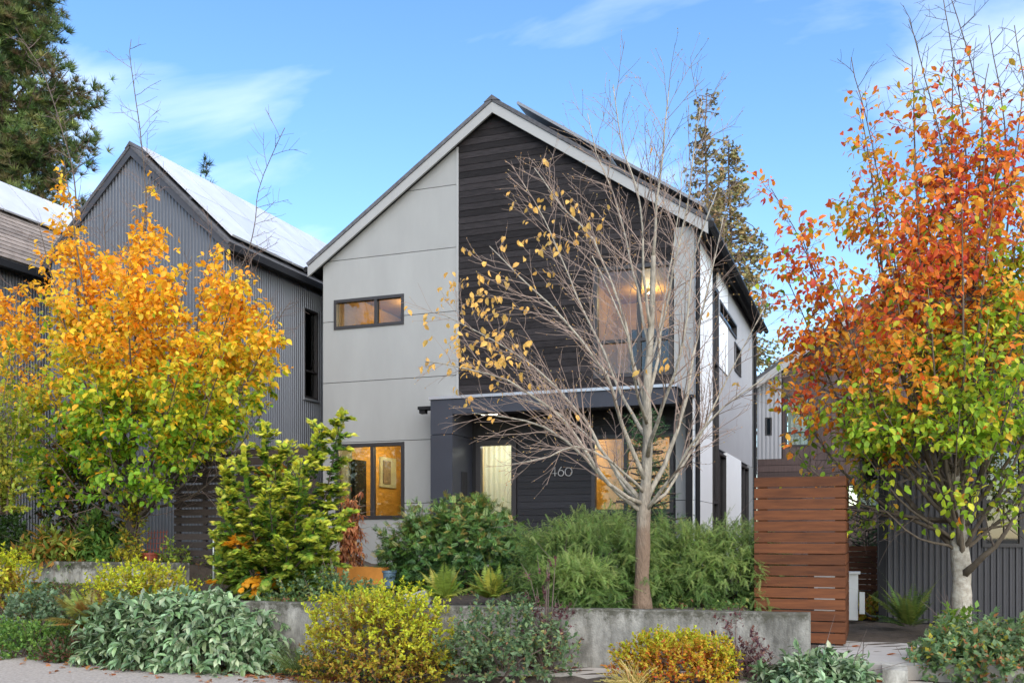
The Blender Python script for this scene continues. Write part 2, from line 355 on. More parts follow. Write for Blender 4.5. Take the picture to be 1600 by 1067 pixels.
def ramify(limbs, spec):
    """limbs: list of (pts, r0, r1); spec: list of dict(step,start,ang,len,up,wig,ratio) per level. returns list per level"""
    levels = [limbs]
    for sp in spec:
        nxt = []
        for pts, r0, r1 in levels[-1]:
            seg = np.linalg.norm(np.diff(pts, axis=0), axis=1); L = seg.sum(); cum = np.concatenate([[0], np.cumsum(seg)]); s = L * sp['start'] + rng.random() * sp['step']
            while s < L * .99:
                i = min(np.searchsorted(cum, s) - 1, len(seg) - 1); f = (s - cum[i]) / seg[i]; p = pts[i] + f * (pts[i + 1] - pts[i]); t = norm((pts[i + 1] - pts[i])[None])[0]
                rr = r0 + (r1 - r0) * s / L; ln = sp['len'] * (1 - sp.get('fall', .5) * s / L) * (.55 + .75 * rng.random())
                q = side_branch(p, t, sp['ang'] * (.75 + .5 * rng.random()), ln, sp['up'], sp['wig'], sp.get('n', 4), sp.get('flat', .6))
                nxt.append((q, max(rr * sp['ratio'], sp['rmin']), sp['rmin'] * .6)); s += sp['step'] * (.6 + .8 * rng.random())
        levels.append(nxt)
    return levels
def tubes(m, limbs, n):
    for pts, r0, r1 in limbs:
        k = len(pts); m.tube(pts, [r0 + (r1 - r0) * (i / (k - 1)) ** .6 for i in range(k)], n)
def along(limbs, step, lo=.2):
    P = []; T = []
    for pts, _, _ in limbs:
        seg = np.linalg.norm(np.diff(pts, axis=0), axis=1); L = seg.sum(); cum = np.concatenate([[0], np.cumsum(seg)]); s = L * lo + rng.random() * step
        while s <= L:
            i = min(max(np.searchsorted(cum, s) - 1, 0), len(seg) - 1); f = (s - cum[i]) / seg[i]
            P.append(pts[i] + f * (pts[i + 1] - pts[i])); T.append(pts[i + 1] - pts[i]); s += step * (.6 + .8 * rng.random())
        P.append(pts[-1]); T.append(pts[-1] - pts[-2])
    return np.array(P), norm(np.array(T))

# ------------------------------------------------------------------ ground
def sm(t): t = np.clip(t, 0, 1); return t * t * (3 - 2 * t)
def edge_y(x): return 8.89 - .17 * (x + 5.73)          # where the asphalt ends
def wall_y(x): return 10.03 + .087 * (x + .57)          # centre line of the low concrete wall
def gz(x, y):
    x = np.asarray(x, float); y = np.asarray(y, float)
    z = .17 * sm((y - edge_y(x)) / .9) - .02
    z = z + .16 * sm((y - 10.3) / .6)
    garden = .70 + .27 * sm((y - 10.4) / 5)
    m = sm((y - wall_y(x) - .02) / .1) * sm((-1.0 - x) / .35) * sm((x + 7.25) / .3)
    z = z * (1 - m) + garden * m
    left = sm((-7.1 - x) / .3) * sm((y - 9.6) / 2.0)
    z = z * (1 - left) + .82 * left
    up = sm((-9.4 - x) / .12) * sm((y - 11.40) / .12); z = z * (1 - up) + 1.08 * up
    far = sm((y - 14) / 2) * sm((-1.2 - x) / .4); z = np.maximum(z, z * (1 - far) + .97 * far)
    return z
xs = np.concatenate([[-900, -400, -150, -60, -35, -25], np.arange(-19, 6.01, .14), [8, 12, 20, 40, 100, 300, 900]])
ys = np.concatenate([[-400, -100, -30, -8, 0, 4, 6], np.arange(7, 19.01, .12), np.arange(19.5, 33, .8), [36, 45, 70, 150, 400, 1200]])
gx, gy = np.meshgrid(xs, ys); gzz = gz(gx, gy); near = (gx > -19) & (gx < 6) & (gy > 8) & (gy < 17)
gzz = gzz + near * .018 * np.sin(gx * 17 + gy * 5) * np.sin(gy * 23 - gx * 3)
nxn, nyn = len(xs), len(ys)
gm = MB(); gm.v = list(zip(gx.ravel().tolist(), gy.ravel().tolist(), gzz.ravel().tolist()))
gm.f = [(j * nxn + i, j * nxn + i + 1, (j + 1) * nxn + i + 1, (j + 1) * nxn + i) for j in range(nyn - 1) for i in range(nxn - 1)]
tag(gm.build('ground', 'soil', recalc=False, smooth=True), kind='structure')
m = MB(); xa = np.linspace(-40, 12, 27)
m.v = [(x, edge_y(x) + .05 * math.sin(x * 3.1), .006) for x in xa] + [(x, edge_y(x) - 5, .006) for x in xa]
m.f = [(i, i + 27, i + 28, i + 1) for i in range(26)]
tag(m.build('asphalt_path', 'asphalt', recalc=False), kind='structure')
m = MB().box(-3.6, .55, 9.15, 9.92, .0, .155); tag(m.build('pavement', 'pavement'), kind='structure')
pv = MB().box(-.55, 1.35, 10.02, 11.84, .1, .285).build('paved_path', 'pavement'); tag(pv, kind='structure')
for i in range(4):
    for j in range(2):
        m = MB().box(-.545 + i * .47, -.545 + i * .47 + .462, 10.03 + j * .9, 10.03 + j * .9 + .892, .28, .315 + .002 * ((i + j) % 2)); m.build('paver', 'paver', pv)

# ------------------------------------------------------------------ windows
def window(parent, mp, u0, u1, v0, v1, us=(), vs=(), fw=.07, depth=.10, glass_='glass', name='window', out_=.02, sill=False):
    m = MB(); f = fw
    for a, b, c, d in ((u0, u0 + f, v0, v1), (u1 - f, u1, v0, v1), (u0 + f, u1 - f, v0, v0 + f), (u0 + f, u1 - f, v1 - f, v1)): m.rect(a, b, c, d, -depth, out_, mp)
    w = m.build(name, 'frame', parent)
    ue = [u0 + f, *us, u1 - f]; ve = [v0 + f, *vs, v1 - f]
    for u in us: MB().rect(u - f * .5, u + f * .5, v0 + f, v1 - f, -depth + .01, out_ - .006, mp).build('mullion', 'frame', w)
    for v in vs:
        for i in range(len(ue) - 1):
            a = ue[i] + (f * .5 if i else 0); b = ue[i + 1] - (f * .5 if i < len(ue) - 2 else 0)
            MB().rect(a, b, v - f * .4, v + f * .4, -depth + .012, out_ - .008, mp).build('transom', 'frame', w)
    for i in range(len(ue) - 1):
        for j in range(len(ve) - 1):
            MB().rect(ue[i] + (f * .5 if i else 0), ue[i + 1] - (f * .5 if i < len(ue) - 2 else 0), ve[j] + (f * .4 if j else 0), ve[j + 1] - (f * .4 if j < len(ve) - 2 else 0), -.055, -.045, mp).build('pane', glass_, w)
    return w
def corrugate(parent, mp, u0, u1, v0, vtop, pitch, depth, mat_, holes=(), name='corrugated_wall'):
    n = int(round((u1 - u0) / pitch)); us = []; ws = []
    for i in range(n):
        for f, w in ((0, 0), (.18, 0), (.32, 1), (.68, 1), (.82, 0)): us.append(u0 + (i + f) * pitch); ws.append(w * depth)
    us.append(u0 + n * pitch); ws.append(0)
    m = MB()
    for i in range(len(us) - 1):
        mid = (us[i] + us[i + 1]) / 2; spans = [(v0, None)]
        for h in holes:
            if h[0] < mid < h[1]: spans = [(v0, h[2]), (h[3], None)]
        for a, b in spans:
            z0, z1 = (vtop(us[i]), vtop(us[i + 1])) if b is None else (b, b)
            m.add([mp(us[i], a, ws[i]), mp(us[i + 1], a, ws[i + 1]), mp(us[i + 1], z1, ws[i + 1]), mp(us[i], z0, ws[i])], [(0, 1, 2, 3)])
    return m.build(name, mat_, parent, recalc=False)

# ------------------------------------------------------------------ main house
XL, XR, YF, YB_ = -10.47, -2.917, 17.0, 26.0
EL, ER, RX, EZ, RZ = -10.75, -2.66, -6.705, 7.03, 9.76   # roof edges (left, right), ridge
SL = (RZ - EZ) / (RX - EL)
def roof_z(x): return RZ - SL * abs(x - RX)
H = thing('main_house', (-6.6, YF, .95), 'two-storey gabled house with grey panels, black timber cladding and a dark entry porch', 'house')
# gable half planes for the wall under the roof slab
HP = [(-SL, 1, RZ - .20 - SL * RX), (SL, 1, RZ - .20 + SL * RX)]
mpF = FY(YF)
win_ul = (-10.21, -8.63, 5.70, 6.30); win_ll = (-10.17, -8.62, 1.86, 3.38); win_ur = (-4.76, -3.30, 4.40, 6.42)
HOLES = [win_ul, win_ll, win_ur]
XW = -7.50
wallpiece('wall_backing', 'black_void', H, (XL, XR - .01, 4.05, 9.6), HOLES, HP, -.16, -.03, mpF)
wallpiece('wall_backing', 'black_void', H, (XL, -7.34, .5, 4.05), HOLES, HP, -.16, -.03, mpF)
zj = [.5, 2.17, 3.41, 4.63, 5.87, 7.10, 8.31, 9.6]
for a, b in zip(zj[:-1], zj[1:]):
    wallpiece('wall_panel', 'grey_panel', H, (XL, XW, a + .006, b - .006), HOLES, HP, -.03, .0, mpF)
MB().rect(XW, XW + .045, 4.02, roof_z(XW) - .2, -.03, .014, mpF).build('corner_trim', 'fascia', H)
zb = 4.05
while zb < 9.4:                                       # black timber boards
    rs = minus((XW + .05, -3.30, zb, zb + .1205), [win_ur])
    for r in rs:
        if r[1] - r[0] < .02 or r[3] - r[2] < .01: continue
        cuts = [r[0], r[1]]
        if r[1] - r[0] > 2.4: cuts.insert(1, r[0] + (r[1] - r[0]) * (.3 + .4 * random.random()))
        for c0, c1 in zip(cuts[:-1], cuts[1:]):
            p = clip([(c0, r[2]), (c1 - .003, r[2]), (c1 - .003, r[3]), (c0, r[3])], HP)
            if p:
                jit = .003 * random.random(); n = len(p)
                vs = [mpF(u, v, -.03) for u, v in p] + [mpF(u, v, .003 + jit + .007 * (1 - (v - zb) / .1205)) for u, v in p]
                MB().add(vs, [tuple(range(n))[::-1], tuple(range(n, 2 * n))] + [(i, (i + 1) % n, n + (i + 1) % n, n + i) for i in range(n)]).build('board', 'dark_wood', H)
    zb += .1245
for a, b in ((4.02, 5.45), (5.45, 7.0)):
    wallpiece('wall_panel', 'grey_panel', H, (-3.28, XR, a + .004, b - .004), [], HP, -.03, .002, mpF)
window(H, mpF, *win_ul, us=[-9.26], fw=.06); window(H, mpF, *win_ll, us=[-9.34], fw=.07)
window(H, mpF, *win_ur, us=[-3.92], vs=[5.06], fw=.07)
# recessed entry wall
YE = 17.36; mpE = FY(YE)
win_p = (-4.90, -3.36, 1.95, 3.40); door = (-7.24, -6.40, .98, 3.38)
wallpiece('entry_backing', 'black_void', H, (-7.34, XR - .02, .5, 4.05), [win_p, door], [], -.14, -.03, mpE)
zb = .9
while zb < 4.0:
    for r in minus((-6.38, -3.34, zb, min(zb + .122, 4.04)), [win_p]):
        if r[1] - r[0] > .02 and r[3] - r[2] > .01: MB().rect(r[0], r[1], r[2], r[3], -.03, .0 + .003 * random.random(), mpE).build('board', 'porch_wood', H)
    zb += .128
wallpiece('wall_panel', 'grey_panel', H, (-3.32, XR, .5, 2.17), [], [], -.03, .0, mpE)
wallpiece('wall_panel', 'grey_panel', H, (-3.32, XR, 2.182, 4.02), [], [], -.03, .0, mpE)
MB().box(XW - .02, XR, YF - .0, YE + .02, 3.98, 4.015).build('overhang_soffit', 'navy_panel', H)
window(H, mpE, *win_p, us=[-4.25], fw=.07)
dr = window(H, mpE, *door, fw=.10, name='door')
MB().tube([(-6.47, YE - .07, 1.55), (-6.47, YE - .07, 1.9)], .014, 8).build('handle', 'steel', dr)
MB().tube([(-6.47, YE - .07, 1.6), (-6.47, YE, 1.6)], .01, 6).build('handle_mount', 'steel', dr)
MB().box(-7.3, -3.0, 16.3, YE + .1, .86, .975).build('porch_floor', 'pavement', H)
# porch portal: column, beam, ceiling
YP = 16.4; mpP = FY(YP)
MB().box(-7.77, -7.32, YP, YE, .9, 2.20).build('porch_column', 'navy_panel', H)
MB().box(-7.77, -7.32, YP, YE, 2.212, 3.42).build('porch_column', 'navy_panel', H)
MB().box(-7.77, -7.32, YP, YE, 3.432, 4.085).build('porch_column', 'navy_panel', H)
MB().box(-7.318, -3.14, YP, YP + .28, 3.80, 4.085).build('porch_beam', 'navy_panel', H)
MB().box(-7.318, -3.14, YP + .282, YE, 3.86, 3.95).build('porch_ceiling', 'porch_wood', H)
MB().box(-7.80, -3.10, YP - .025, YF - .02, 4.087, 4.14).build('flashing', 'flashing', H)
MB().box(-8.10, -7.772, YP + .12, YP + .34, 3.93, 3.99).box(-8.08, -7.96, YP + .15, YP + .27, 3.86, 3.928).build('scupper', 'black_metal', H)
MB().box(-6.95, -6.65, YP + .45, YP + .6, 3.83, 3.858).build('porch_light', 'lamp', H)
MB().box(-7.318, -7.29, YE - .55, YE - .32, 2.0, 2.75).build('mail_niche', 'black_void', H)
# house number 460, in thin rounded strokes
def arc(cx, cz, rx, rz, a0, a1, n=18): return [(cx + rx * math.cos(R(a0 + (a1 - a0) * i / n)), cz + rz * math.sin(R(a0 + (a1 - a0) * i / n))) for i in range(n + 1)]
ndx, ndz = -5.70, 2.66
digits = {'digit_four': [[(.085, 0), (.085, .17), (0, .05), (.12, .05)]], 'digit_six': [arc(.205, .055, .055, .055, 0, 360), [(.153, .07), (.175, .12), (.215, .17)]], 'digit_zero': [arc(.355, .075, .068, .078, 0, 360)]}
for nm, strokes in digits.items():
    m = MB()
    for st in strokes: m.tube([(ndx + a, YE - .02, ndz + b) for a, b in st], .009, 6)
    m.build('number_' + nm, 'sign_metal', H)
# side wall (faces right)
mpS = FX(XR)
def under(y): return roof_z(XR) - .2
ZU = under(0)
slit = (19.95, 22.6, 6.05, 6.38); wsm = (22.3, 23.4, 5.30, 5.95); wl1 = (19.9, 20.85, .95, 3.24); wl2 = (23.3, 24.9, .95, 3.24); strip = (19.07, 19.8, .95, 6.5)
SH = [slit, wsm, wl1, wl2, strip]
m = MB()
for r in minus((YF + .02, YB_, .5, ZU), SH): m.rect(*r, -.16, -.04, mpS)
m.build('side_wall_backing', 'black_void', H)
for a, b in zip([.5, 2.17, 3.41, 4.63, 5.87], [2.16, 3.40, 4.62, 5.86, ZU]): MB().rect(17.04, 19.05, a, b, -.04, .0, mpS).build('side_panel', 'white_panel', H)
m = MB()
for r in minus((19.82, 21.2, 5.0, ZU), SH): m.rect(*r, -.04, .004, mpS)
m.build('side_panel', 'white_panel', H)
MB().rect(20.87, 23.28, .5, 3.30, -.04, .03, mpS).build('side_panel', 'white_panel', H)
corrugate(H, FX(XR - .035), 19.82, 25.98, 3.32, lambda u: (4.98 if u < 21.2 else ZU), .16, .03, 'corrugated_pale', holes=[wsm, (slit[0] + 1.2, slit[1], slit[2], slit[3])], name='metal_siding')
MB().rect(24.92, 25.98, .5, 3.3, -.04, .0, mpS).build('side_panel', 'grey_panel', H)
window(H, mpS, *slit, fw=.05); window(H, mpS, *wsm, fw=.05); window(H, mpS, *wl1, vs=[1.5], fw=.05); window(H, mpS, *wl2, us=[24.1], vs=[1.5], fw=.05)
window(H, mpS, *strip, vs=[2.2, 3.6, 5.0], fw=.09, glass_='glass_dark')
for yy in (16.99, 25.9): MB().tube([(XR + .06, yy, .9), (XR + .06, yy, ZU - .1), (XR + .25, yy, ZU + .02)], .045, 8).build('downspout', 'black_metal', H)
# the other walls, floors and rooms
MB().box(XL, XL + .12, YF + .16, YB_, .5, ZU).build('side_wall', 'grey_panel', H)
wallpiece('rear_wall', 'grey_panel', H, (XL, XR, .5, 9.6), [], HP, -.1, 0, FY(YB_))
MB().box(XL + .13, XR - .17, YE + .16, YB_ - .01, .80, .96).build('floor_slab', 'ply', H)
MB().box(XL + .13, XR - .17, YE + .17, YB_ - .01, 3.72, 3.94).build('upper_floor', 'interior_white', H)
MB().box(XL + .13, XR - .17, YF + .17, YB_ - .01, 6.62, 6.70).build('room_ceiling', 'ply', H)
for z0, z1 in ((.97, 3.71), (3.95, 6.61)):
    MB().box(XL + .13, XR - .17, 20.6, 20.7, z0, z1).build('room_wall', 'ply', H)
    MB().box(-7.36, -7.28, YE + .2, 20.59, z0, z1).build('room_wall', 'interior_white', H)
    MB().box(-5.3, -5.22, YE + .2, 20.59, z0, z1).build('room_wall', 'ply', H)
MB().box(-9.93, -9.62, 19.9, 20.55, .97, 3.0).build('kitchen_cabinet', 'black_void', H)
MB().box(-9.2, -8.5, 20.52, 20.59, 2.0, 3.1).build('picture', 'interior_white', H)
MB().box(-8.95, -8.72, 20.49, 20.518, 2.1, 3.0).build('picture', 'brown_shingle', H)
MB().box(-10.345, -10.32, 17.9, 20.58, .97, 3.7).build('wall_lining', 'ply', H); MB().box(-10.345, -10.32, 17.2, 17.89, .97, 3.7).build('wall_lining', 'curtain', H)
MB().box(-10.345, -10.32, 17.2, 20.58, 3.96, 6.6).build('wall_lining', 'ply', H)
MB().box(-10.318, -10.22, 17.86, 18.34, .98, 3.14).build('tall_cabinet', 'black_void', H)
MB().box(-10.318, -10.28, 19.1, 19.85, 2.62, 3.3).build('picture_frame', 'curtain', H); MB().box(-10.279, -10.26, 19.2, 19.55, 2.7, 3.22).build('picture', 'brown_shingle', H)
MB().box(-10.318, -10.26, 18.5, 18.9, 5.0, 6.0).build('picture', 'brown_shingle', H); MB().box(-10.318, -10.1, 19.2, 20.3, 4.0, 5.9).build('wardrobe', 'brown_board', H)
MB().box(-8.45, -7.6, 20.50, 20.59, .97, 3.05).build('doorway', 'black_void', H)
MB().box(-9.9, -8.9, 18.4, 19.2, 1.68, 1.73).build('table', 'brown_board', H)
for x in (-9.85, -8.98):
    for y in (18.45, 19.12): MB().box(x, x + .05, y, y + .05, .97, 1.678).build('table_leg', 'brown_board', H)
MB().box(-10.2, -9.0, 20.3, 20.55, 5.2, 5.26).box(-10.2, -9.0, 20.3, 20.55, 5.6, 5.66).build('shelf', 'brown_board', H)
for k in range(14): MB().box(-10.15 + k * .08, -10.09 + k * .08, 20.35, 20.5, 5.262, 5.45 + .1 * random.random()).build('book', ['brown_shingle', 'navy_panel', 'terracotta', 'grey_panel'][k % 4], H)
MB().box(-4.9, -4.1, 20.48, 20.59, 3.95, 6.0).build('doorway', 'black_void', H)
m = MB(); cx = np.linspace(-7.2, -6.42, 50)              # curtain behind the entry door
m.v = [(x, YE + .3 + .03 * math.sin(i * .9), z) for z in (.99, 3.3) for i, x in enumerate(cx)]; m.f = [(i, i + 1, i + 51, i + 50) for i in range(49)]
m.build('curtain', 'curtain', H, smooth=True, recalc=False)
for nm, (x, y, z), e in (('room', (-9.2, 18.9, 3.55), 8), ('room', (-9.3, 18.9, 6.45), 4), ('room', (-4.3, 19.6, 6.45), 3.5), ('room', (-4.2, 19.2, 3.55), 8), ('hall', (-6.6, 18.6, 3.55), 9)):
    MB().tube([(x, y, z + .15), (x, y, z + .09)], .06, 16).build('ceiling_lamp', 'lamp', H)
    ld = bpy.data.lights.new('lamp_light', 'POINT'); ld.energy = e * 2.6; ld.color = (1, .74, .38) if nm == 'room' else (1, .97, .90); ld.shadow_soft_size = .12
    lo = bpy.data.objects.new('lamp_light', ld); C.objects.link(lo); lo.parent = H; lo.location = np.array((x, y, z - .05)) - org(H)
# roof
YV, YR = 16.86, 26.4
def slope(xe, xr, ze, zr, th0, th1, y0, y1, m):
    nx_, nz_ = (zr - ze), -(xr - xe); L = math.hypot(nx_, nz_); s = -1 if nz_ > 0 else 1; nx_, nz_ = nx_ / L * -1, nz_ / L * -1
    if nz_ < 0: nx_, nz_ = -nx_, -nz_
    p = [(xe + nx_ * th0, ze + nz_ * th0), (xr + nx_ * th0, zr + nz_ * th0), (xr + nx_ * th1, zr + nz_ * th1), (xe + nx_ * th1, ze + nz_ * th1)]
    return m.prism(p, 0, 1, lambda u, v, w: (u, y0 + (y1 - y0) * w, v))
for xe in (EL, ER):
    slope(xe, RX, EZ, RZ, -.02, .05, YV - .02, YR, MB()).build('roof', 'shingle', H)
    slope(xe, RX, EZ, RZ, -.17, -.022, YV + .05, YR - .05, MB()).build('soffit', 'black_metal', H)
    sg0 = 1 if xe > RX else -1
    MB().prism([(RX, RZ - .03), (RX, RZ - .235), (xe, EZ - .235), (xe + sg0 * .0, EZ - .03)], 0, 1, lambda u, v, w: (u, YV + .045 * w, v)).build('barge_board', 'fascia', H)
    sg = 1 if xe > RX else -1
    MB().tube([(xe + sg * .05, YV + .02, EZ - .07), (xe + sg * .05, YR - .02, EZ - .07)], .06, 8).build('gutter', 'black_metal', H)
MB().prism([(RX - .16, RZ - .03), (RX, RZ + .09), (RX + .16, RZ - .03), (RX, RZ + .0)], 0, 1, lambda u, v, w: (u, YV - .03 + (YR - YV) * w, v)).build('ridge_cap', 'shingle', H)
for j in range(2):                                    # solar panels on the right slope
    for i in range(8):
        a = (.07 + .45 * j); b = a + .425; y0 = YV + .25 + i * 1.12
        m = MB(); slope(RX + (ER - RX) * b, RX + (ER - RX) * a, RZ + (EZ - RZ) * b, RZ + (EZ - RZ) * a, .20, .25, y0, y0 + 1.09, m); m.build('solar_panel', 'roof_frame', H)
        m = MB(); slope(RX + (ER - RX) * (b - .05), RX + (ER - RX) * (b - .06), RZ + (EZ - RZ) * (b - .05), RZ + (EZ - RZ) * (b - .06), .05, .20, y0 + .1, y0 + 1.0, m); m.build('panel_rail', 'roof_rail', H)

# ------------------------------------------------------------------ corrugated gable house on the left
lx0, lx1, ly, lrx, lrz, LS = -15.45, -11.30, 14.85, -13.39, 9.06, .93
LH = thing('corrugated_house', (-13.2, ly, 1.0), 'narrow dark grey corrugated metal house with a steep gable and solar panels coloured pale like reflected sky', 'house')
lt = lambda u: lrz - .14 - LS * abs(u - lrx)
corrugate(LH, FY(ly), lx0, lx1, .8, lt, .0765, .018, 'corrugated')
MB().prism([(lx0 + .02, .8), (lx1 - .02, .8), (lx1 - .02, lt(lx1)), (lrx, lrz - .2), (lx0 + .02, lt(lx0))], -.12, -.01, FY(ly)).build('wall_core', 'corrugated', LH)
lw = (17.55, 18.10, 4.46, 6.37)
corrugate(LH, FX(lx1), ly, 26, .8, lambda u: lt(lx1), .0765, .018, 'corrugated', holes=[lw])
m = MB()
for r in minus((ly + .14, 26, .8, lt(lx1)), [lw]): m.rect(*r, -.12, -.01, FX(lx1))
m.build('wall_core', 'corrugated', LH)
w_ = window(LH, FX(lx1), *lw, vs=[5.05], fw=.045, out_=.035, glass_='glass')
MB().rect(lw[0], lw[1], 5.0, lw[3], -.075, -.06, FX(lx1)).build('sky_reflection_sheet', 'white_panel', w_)  # white sheet added behind the pane to imitate its bright sky reflection
MB().rect(lw[0] - .03, lw[1] + .03, lw[2] - .05, lw[2] - .003, -.02, .06, FX(lx1)).build('sill', 'flashing', w_)
for a, b, c, d in ((lw[0] - .03, lw[0] - .002, lw[2], lw[3]), (lw[1] + .002, lw[1] + .03, lw[2], lw[3])): MB().rect(a, b, c, d, -.02, .045, FX(lx1)).build('casing', 'flashing', w_)
for xe in (lx0 - .20, lx1 + .20):
    ze = lrz - LS * abs(xe - lrx)
    slope(xe, lrx, ze, lrz, -.03, .03, ly - .09, 26.3, MB()).build('roof', 'shingle', LH)
    MB().prism([(lrx, lrz - .045), (lrx, lrz - .20), (xe, ze - .20), (xe, ze - .045)], 0, 1, lambda u, v, w: (u, ly - .075 + .03 * w, v)).build('barge_board', 'roof_rail', LH)
    slope(xe, lrx, ze, lrz, -.10, -.033, ly - .04, 26.2, MB()).build('soffit', 'black_metal', LH)
    sg = 1 if xe > lrx else -1
    MB().box(min(xe, xe + sg * .12), max(xe, xe + sg * .12), ly - .08, 26.3, ze - .16, ze - .04).build('gutter', 'black_metal', LH)
MB().prism([(lrx - .12, lrz - .06), (lrx, lrz + .075), (lrx + .12, lrz - .06), (lrx, lrz)], 0, 1, lambda u, v, w: (u, ly - .10 + 11.4 * w, v)).build('ridge_cap', 'shingle', LH)
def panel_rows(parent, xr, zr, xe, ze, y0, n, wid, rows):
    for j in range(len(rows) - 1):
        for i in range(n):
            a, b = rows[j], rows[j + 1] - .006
            m = MB(); slope(xr + (xe - xr) * b, xr + (xe - xr) * a, zr + (ze - zr) * b, zr + (ze - zr) * a, .10, .14, y0 + i * wid, y0 + (i + 1) * wid - .03, m); m.build('sky_tinted_solar_panel', 'sky_tinted_solar_panel', parent)
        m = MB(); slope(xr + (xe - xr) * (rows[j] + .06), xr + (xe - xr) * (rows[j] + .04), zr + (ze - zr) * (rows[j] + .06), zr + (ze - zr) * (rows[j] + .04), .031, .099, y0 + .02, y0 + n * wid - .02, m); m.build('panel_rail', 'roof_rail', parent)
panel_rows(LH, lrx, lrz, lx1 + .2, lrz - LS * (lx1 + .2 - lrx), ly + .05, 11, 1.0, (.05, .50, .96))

# ------------------------------------------------------------------ house at the far left: brown shingle roof
fx = -16.95; fe, fez = -16.62, 7.2; frx, frz = -19.15, 9.73
FH = thing('shingled_house', (-19, 16, 1.0), 'house with brown shingle roof, solar panels coloured pale like reflected sky and grey corrugated side wall', 'house')
corrugate(FH, FX(fx), 14.95, 24, .8, lambda u: 7.05, .0765, .018, 'corrugated')
MB().rect(8.5, 14.93, .8, 7.0, -.1, .03, FX(fx)).build('wall_panel', 'grey_panel', FH)
MB().box(-21.3, fx - .12, 8.5, 24, .8, 7.0).build('wall_core', 'corrugated', FH)
fl = math.hypot(frx - fe, frz - fez); nc = 20
for c in range(nc):                                   # shingle courses, each lapping the one below
    a, b = c / nc, (c + 1.15) / nc; m = MB()
    slope(fe + (frx - fe) * a, fe + (frx - fe) * b, fez + (frz - fez) * a, fez + (frz - fez) * b, .0, .02, 8.3, 24.2, m)
    for k, v in enumerate(m.v): 
        if k % 4 in (0, 3): m.v[k] = (v[0] + .012, v[1], v[2] + .012)
    m.build('shingle_course', 'brown_shingle', FH)
slope(fe, frx, fez, frz, -.15, -.005, 8.3, 24.2, MB()).build('roof', 'shingle', FH)
slope(-21.68, frx, fez, frz, -.15, .02, 8.3, 24.2, MB()).build('roof', 'brown_shingle', FH)
MB().box(fe, fe + .13, 8.3, 24.2, fez - .2, fez - .06).build('gutter', 'black_metal', FH)
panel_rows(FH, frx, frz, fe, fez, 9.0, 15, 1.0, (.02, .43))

# ------------------------------------------------------------------ brown timber house behind on the right
ry = 30.0; RH = thing('timber_house', (0, ry, .5), 'dark brown vertical timber house with pale grey corner behind the red fence', 'house')
rap = 1.6; rt = lambda u: 9.36 - .66 * abs(u - rap)
rwin = (-2.42, -1.72, 4.2, 5.75); rw2 = (-3.0, -2.82, 4.55, 5.1); rw3 = (-.75, .22, 2.35, 3.05)
corrugate(RH, FY(ry), -3.25, -2.52, .5, lambda u: rt(u) - .02, .12, .02, 'corrugated_pale', holes=[rw2])
MB().box(-3.22, -2.5, ry + .12, ry + .2, .5, rt(-3.2)).build('wall_core', 'black_void', RH)
m = MB()
for r in minus((-2.5, 6.2, .5, 9.3), [rwin, rw3]):
    p = clip([(r[0], r[2]), (r[1], r[2]), (r[1], r[3]), (r[0], r[3])], [(-.66, 1, 9.30 - .66 * rap), (.66, 1, 9.30 + .66 * rap)])
    if p: m.prism(p, -.15, -.03, FY(ry))
m.build('wall_core', 'black_void', RH)
u = -2.5
while u < 3.2:
    for r in minus((u, u + .192, 3.35, 9.3), [rwin]):
        p = clip([(r[0], r[2]), (r[1], r[2]), (r[1], r[3]), (r[0], r[3])], [(-.66, 1, 9.34 - .66 * rap), (.66, 1, 9.34 + .66 * rap)])
        if p: MB().prism(p, -.03, .004 * random.random(), FY(ry)).build('board', 'brown_board', RH)
    u += .2
zb = .5
while zb < 3.3:
    for r in minus((-2.5, 3.2, zb, zb + .16), [rw3]):
        if r[3] - r[2] > .01: MB().rect(*r, -.03, .0, FY(ry)).build('board', 'brown_board', RH)
    zb += .17
window(RH, FY(ry), *rwin, vs=[4.62], fw=.05, glass_='glass'); window(RH, FY(ry), *rw2, fw=.035, glass_='glass_dark'); window(RH, FY(ry), *rw3, us=[-.35], fw=.06)
for a, b, z0, z1 in ((-2.35, -1.78, 4.25, 5.7), (-.33, .2, 2.36, 3.04)):
    m = MB(); cx = np.linspace(a, b, 40); m.v = [(x, ry + .12 + .025 * math.sin(i * .85), z) for z in (z0, z1) for i, x in enumerate(cx)]; m.f = [(i, i + 1, i + 41, i + 40) for i in range(39)]
    m.build('curtain', 'curtain', RH, smooth=True, recalc=False)
for xe in (-3.45, 6.65):
    slope(xe, rap, rt(xe), 9.40, -.0, .1, ry - .4, ry + 9, MB()).build('roof', 'shingle', RH)
    slope(xe, rap, rt(xe), 9.40, -.2, -.002, ry - .42, ry - .38, MB()).build('barge_board', 'fascia', RH)
BX = thing('timber_balcony', (-2.3, 26.7, .9), 'low dark timber box of horizontal boards beside the pale house corner', 'balcony')
zb = .9
while zb < 3.6:
    MB().box(-2.88, -1.75, 26.7, 26.74, zb, zb + .17).build('board', 'brown_board', BX)
    MB().box(-1.748, -1.70, 26.7, 28.4, zb, zb + .17).build('board', 'brown_board', BX); zb += .18
MB().box(-2.87, -1.752, 26.75, 28.4, .9, zb - .05).build('core', 'black_void', BX)

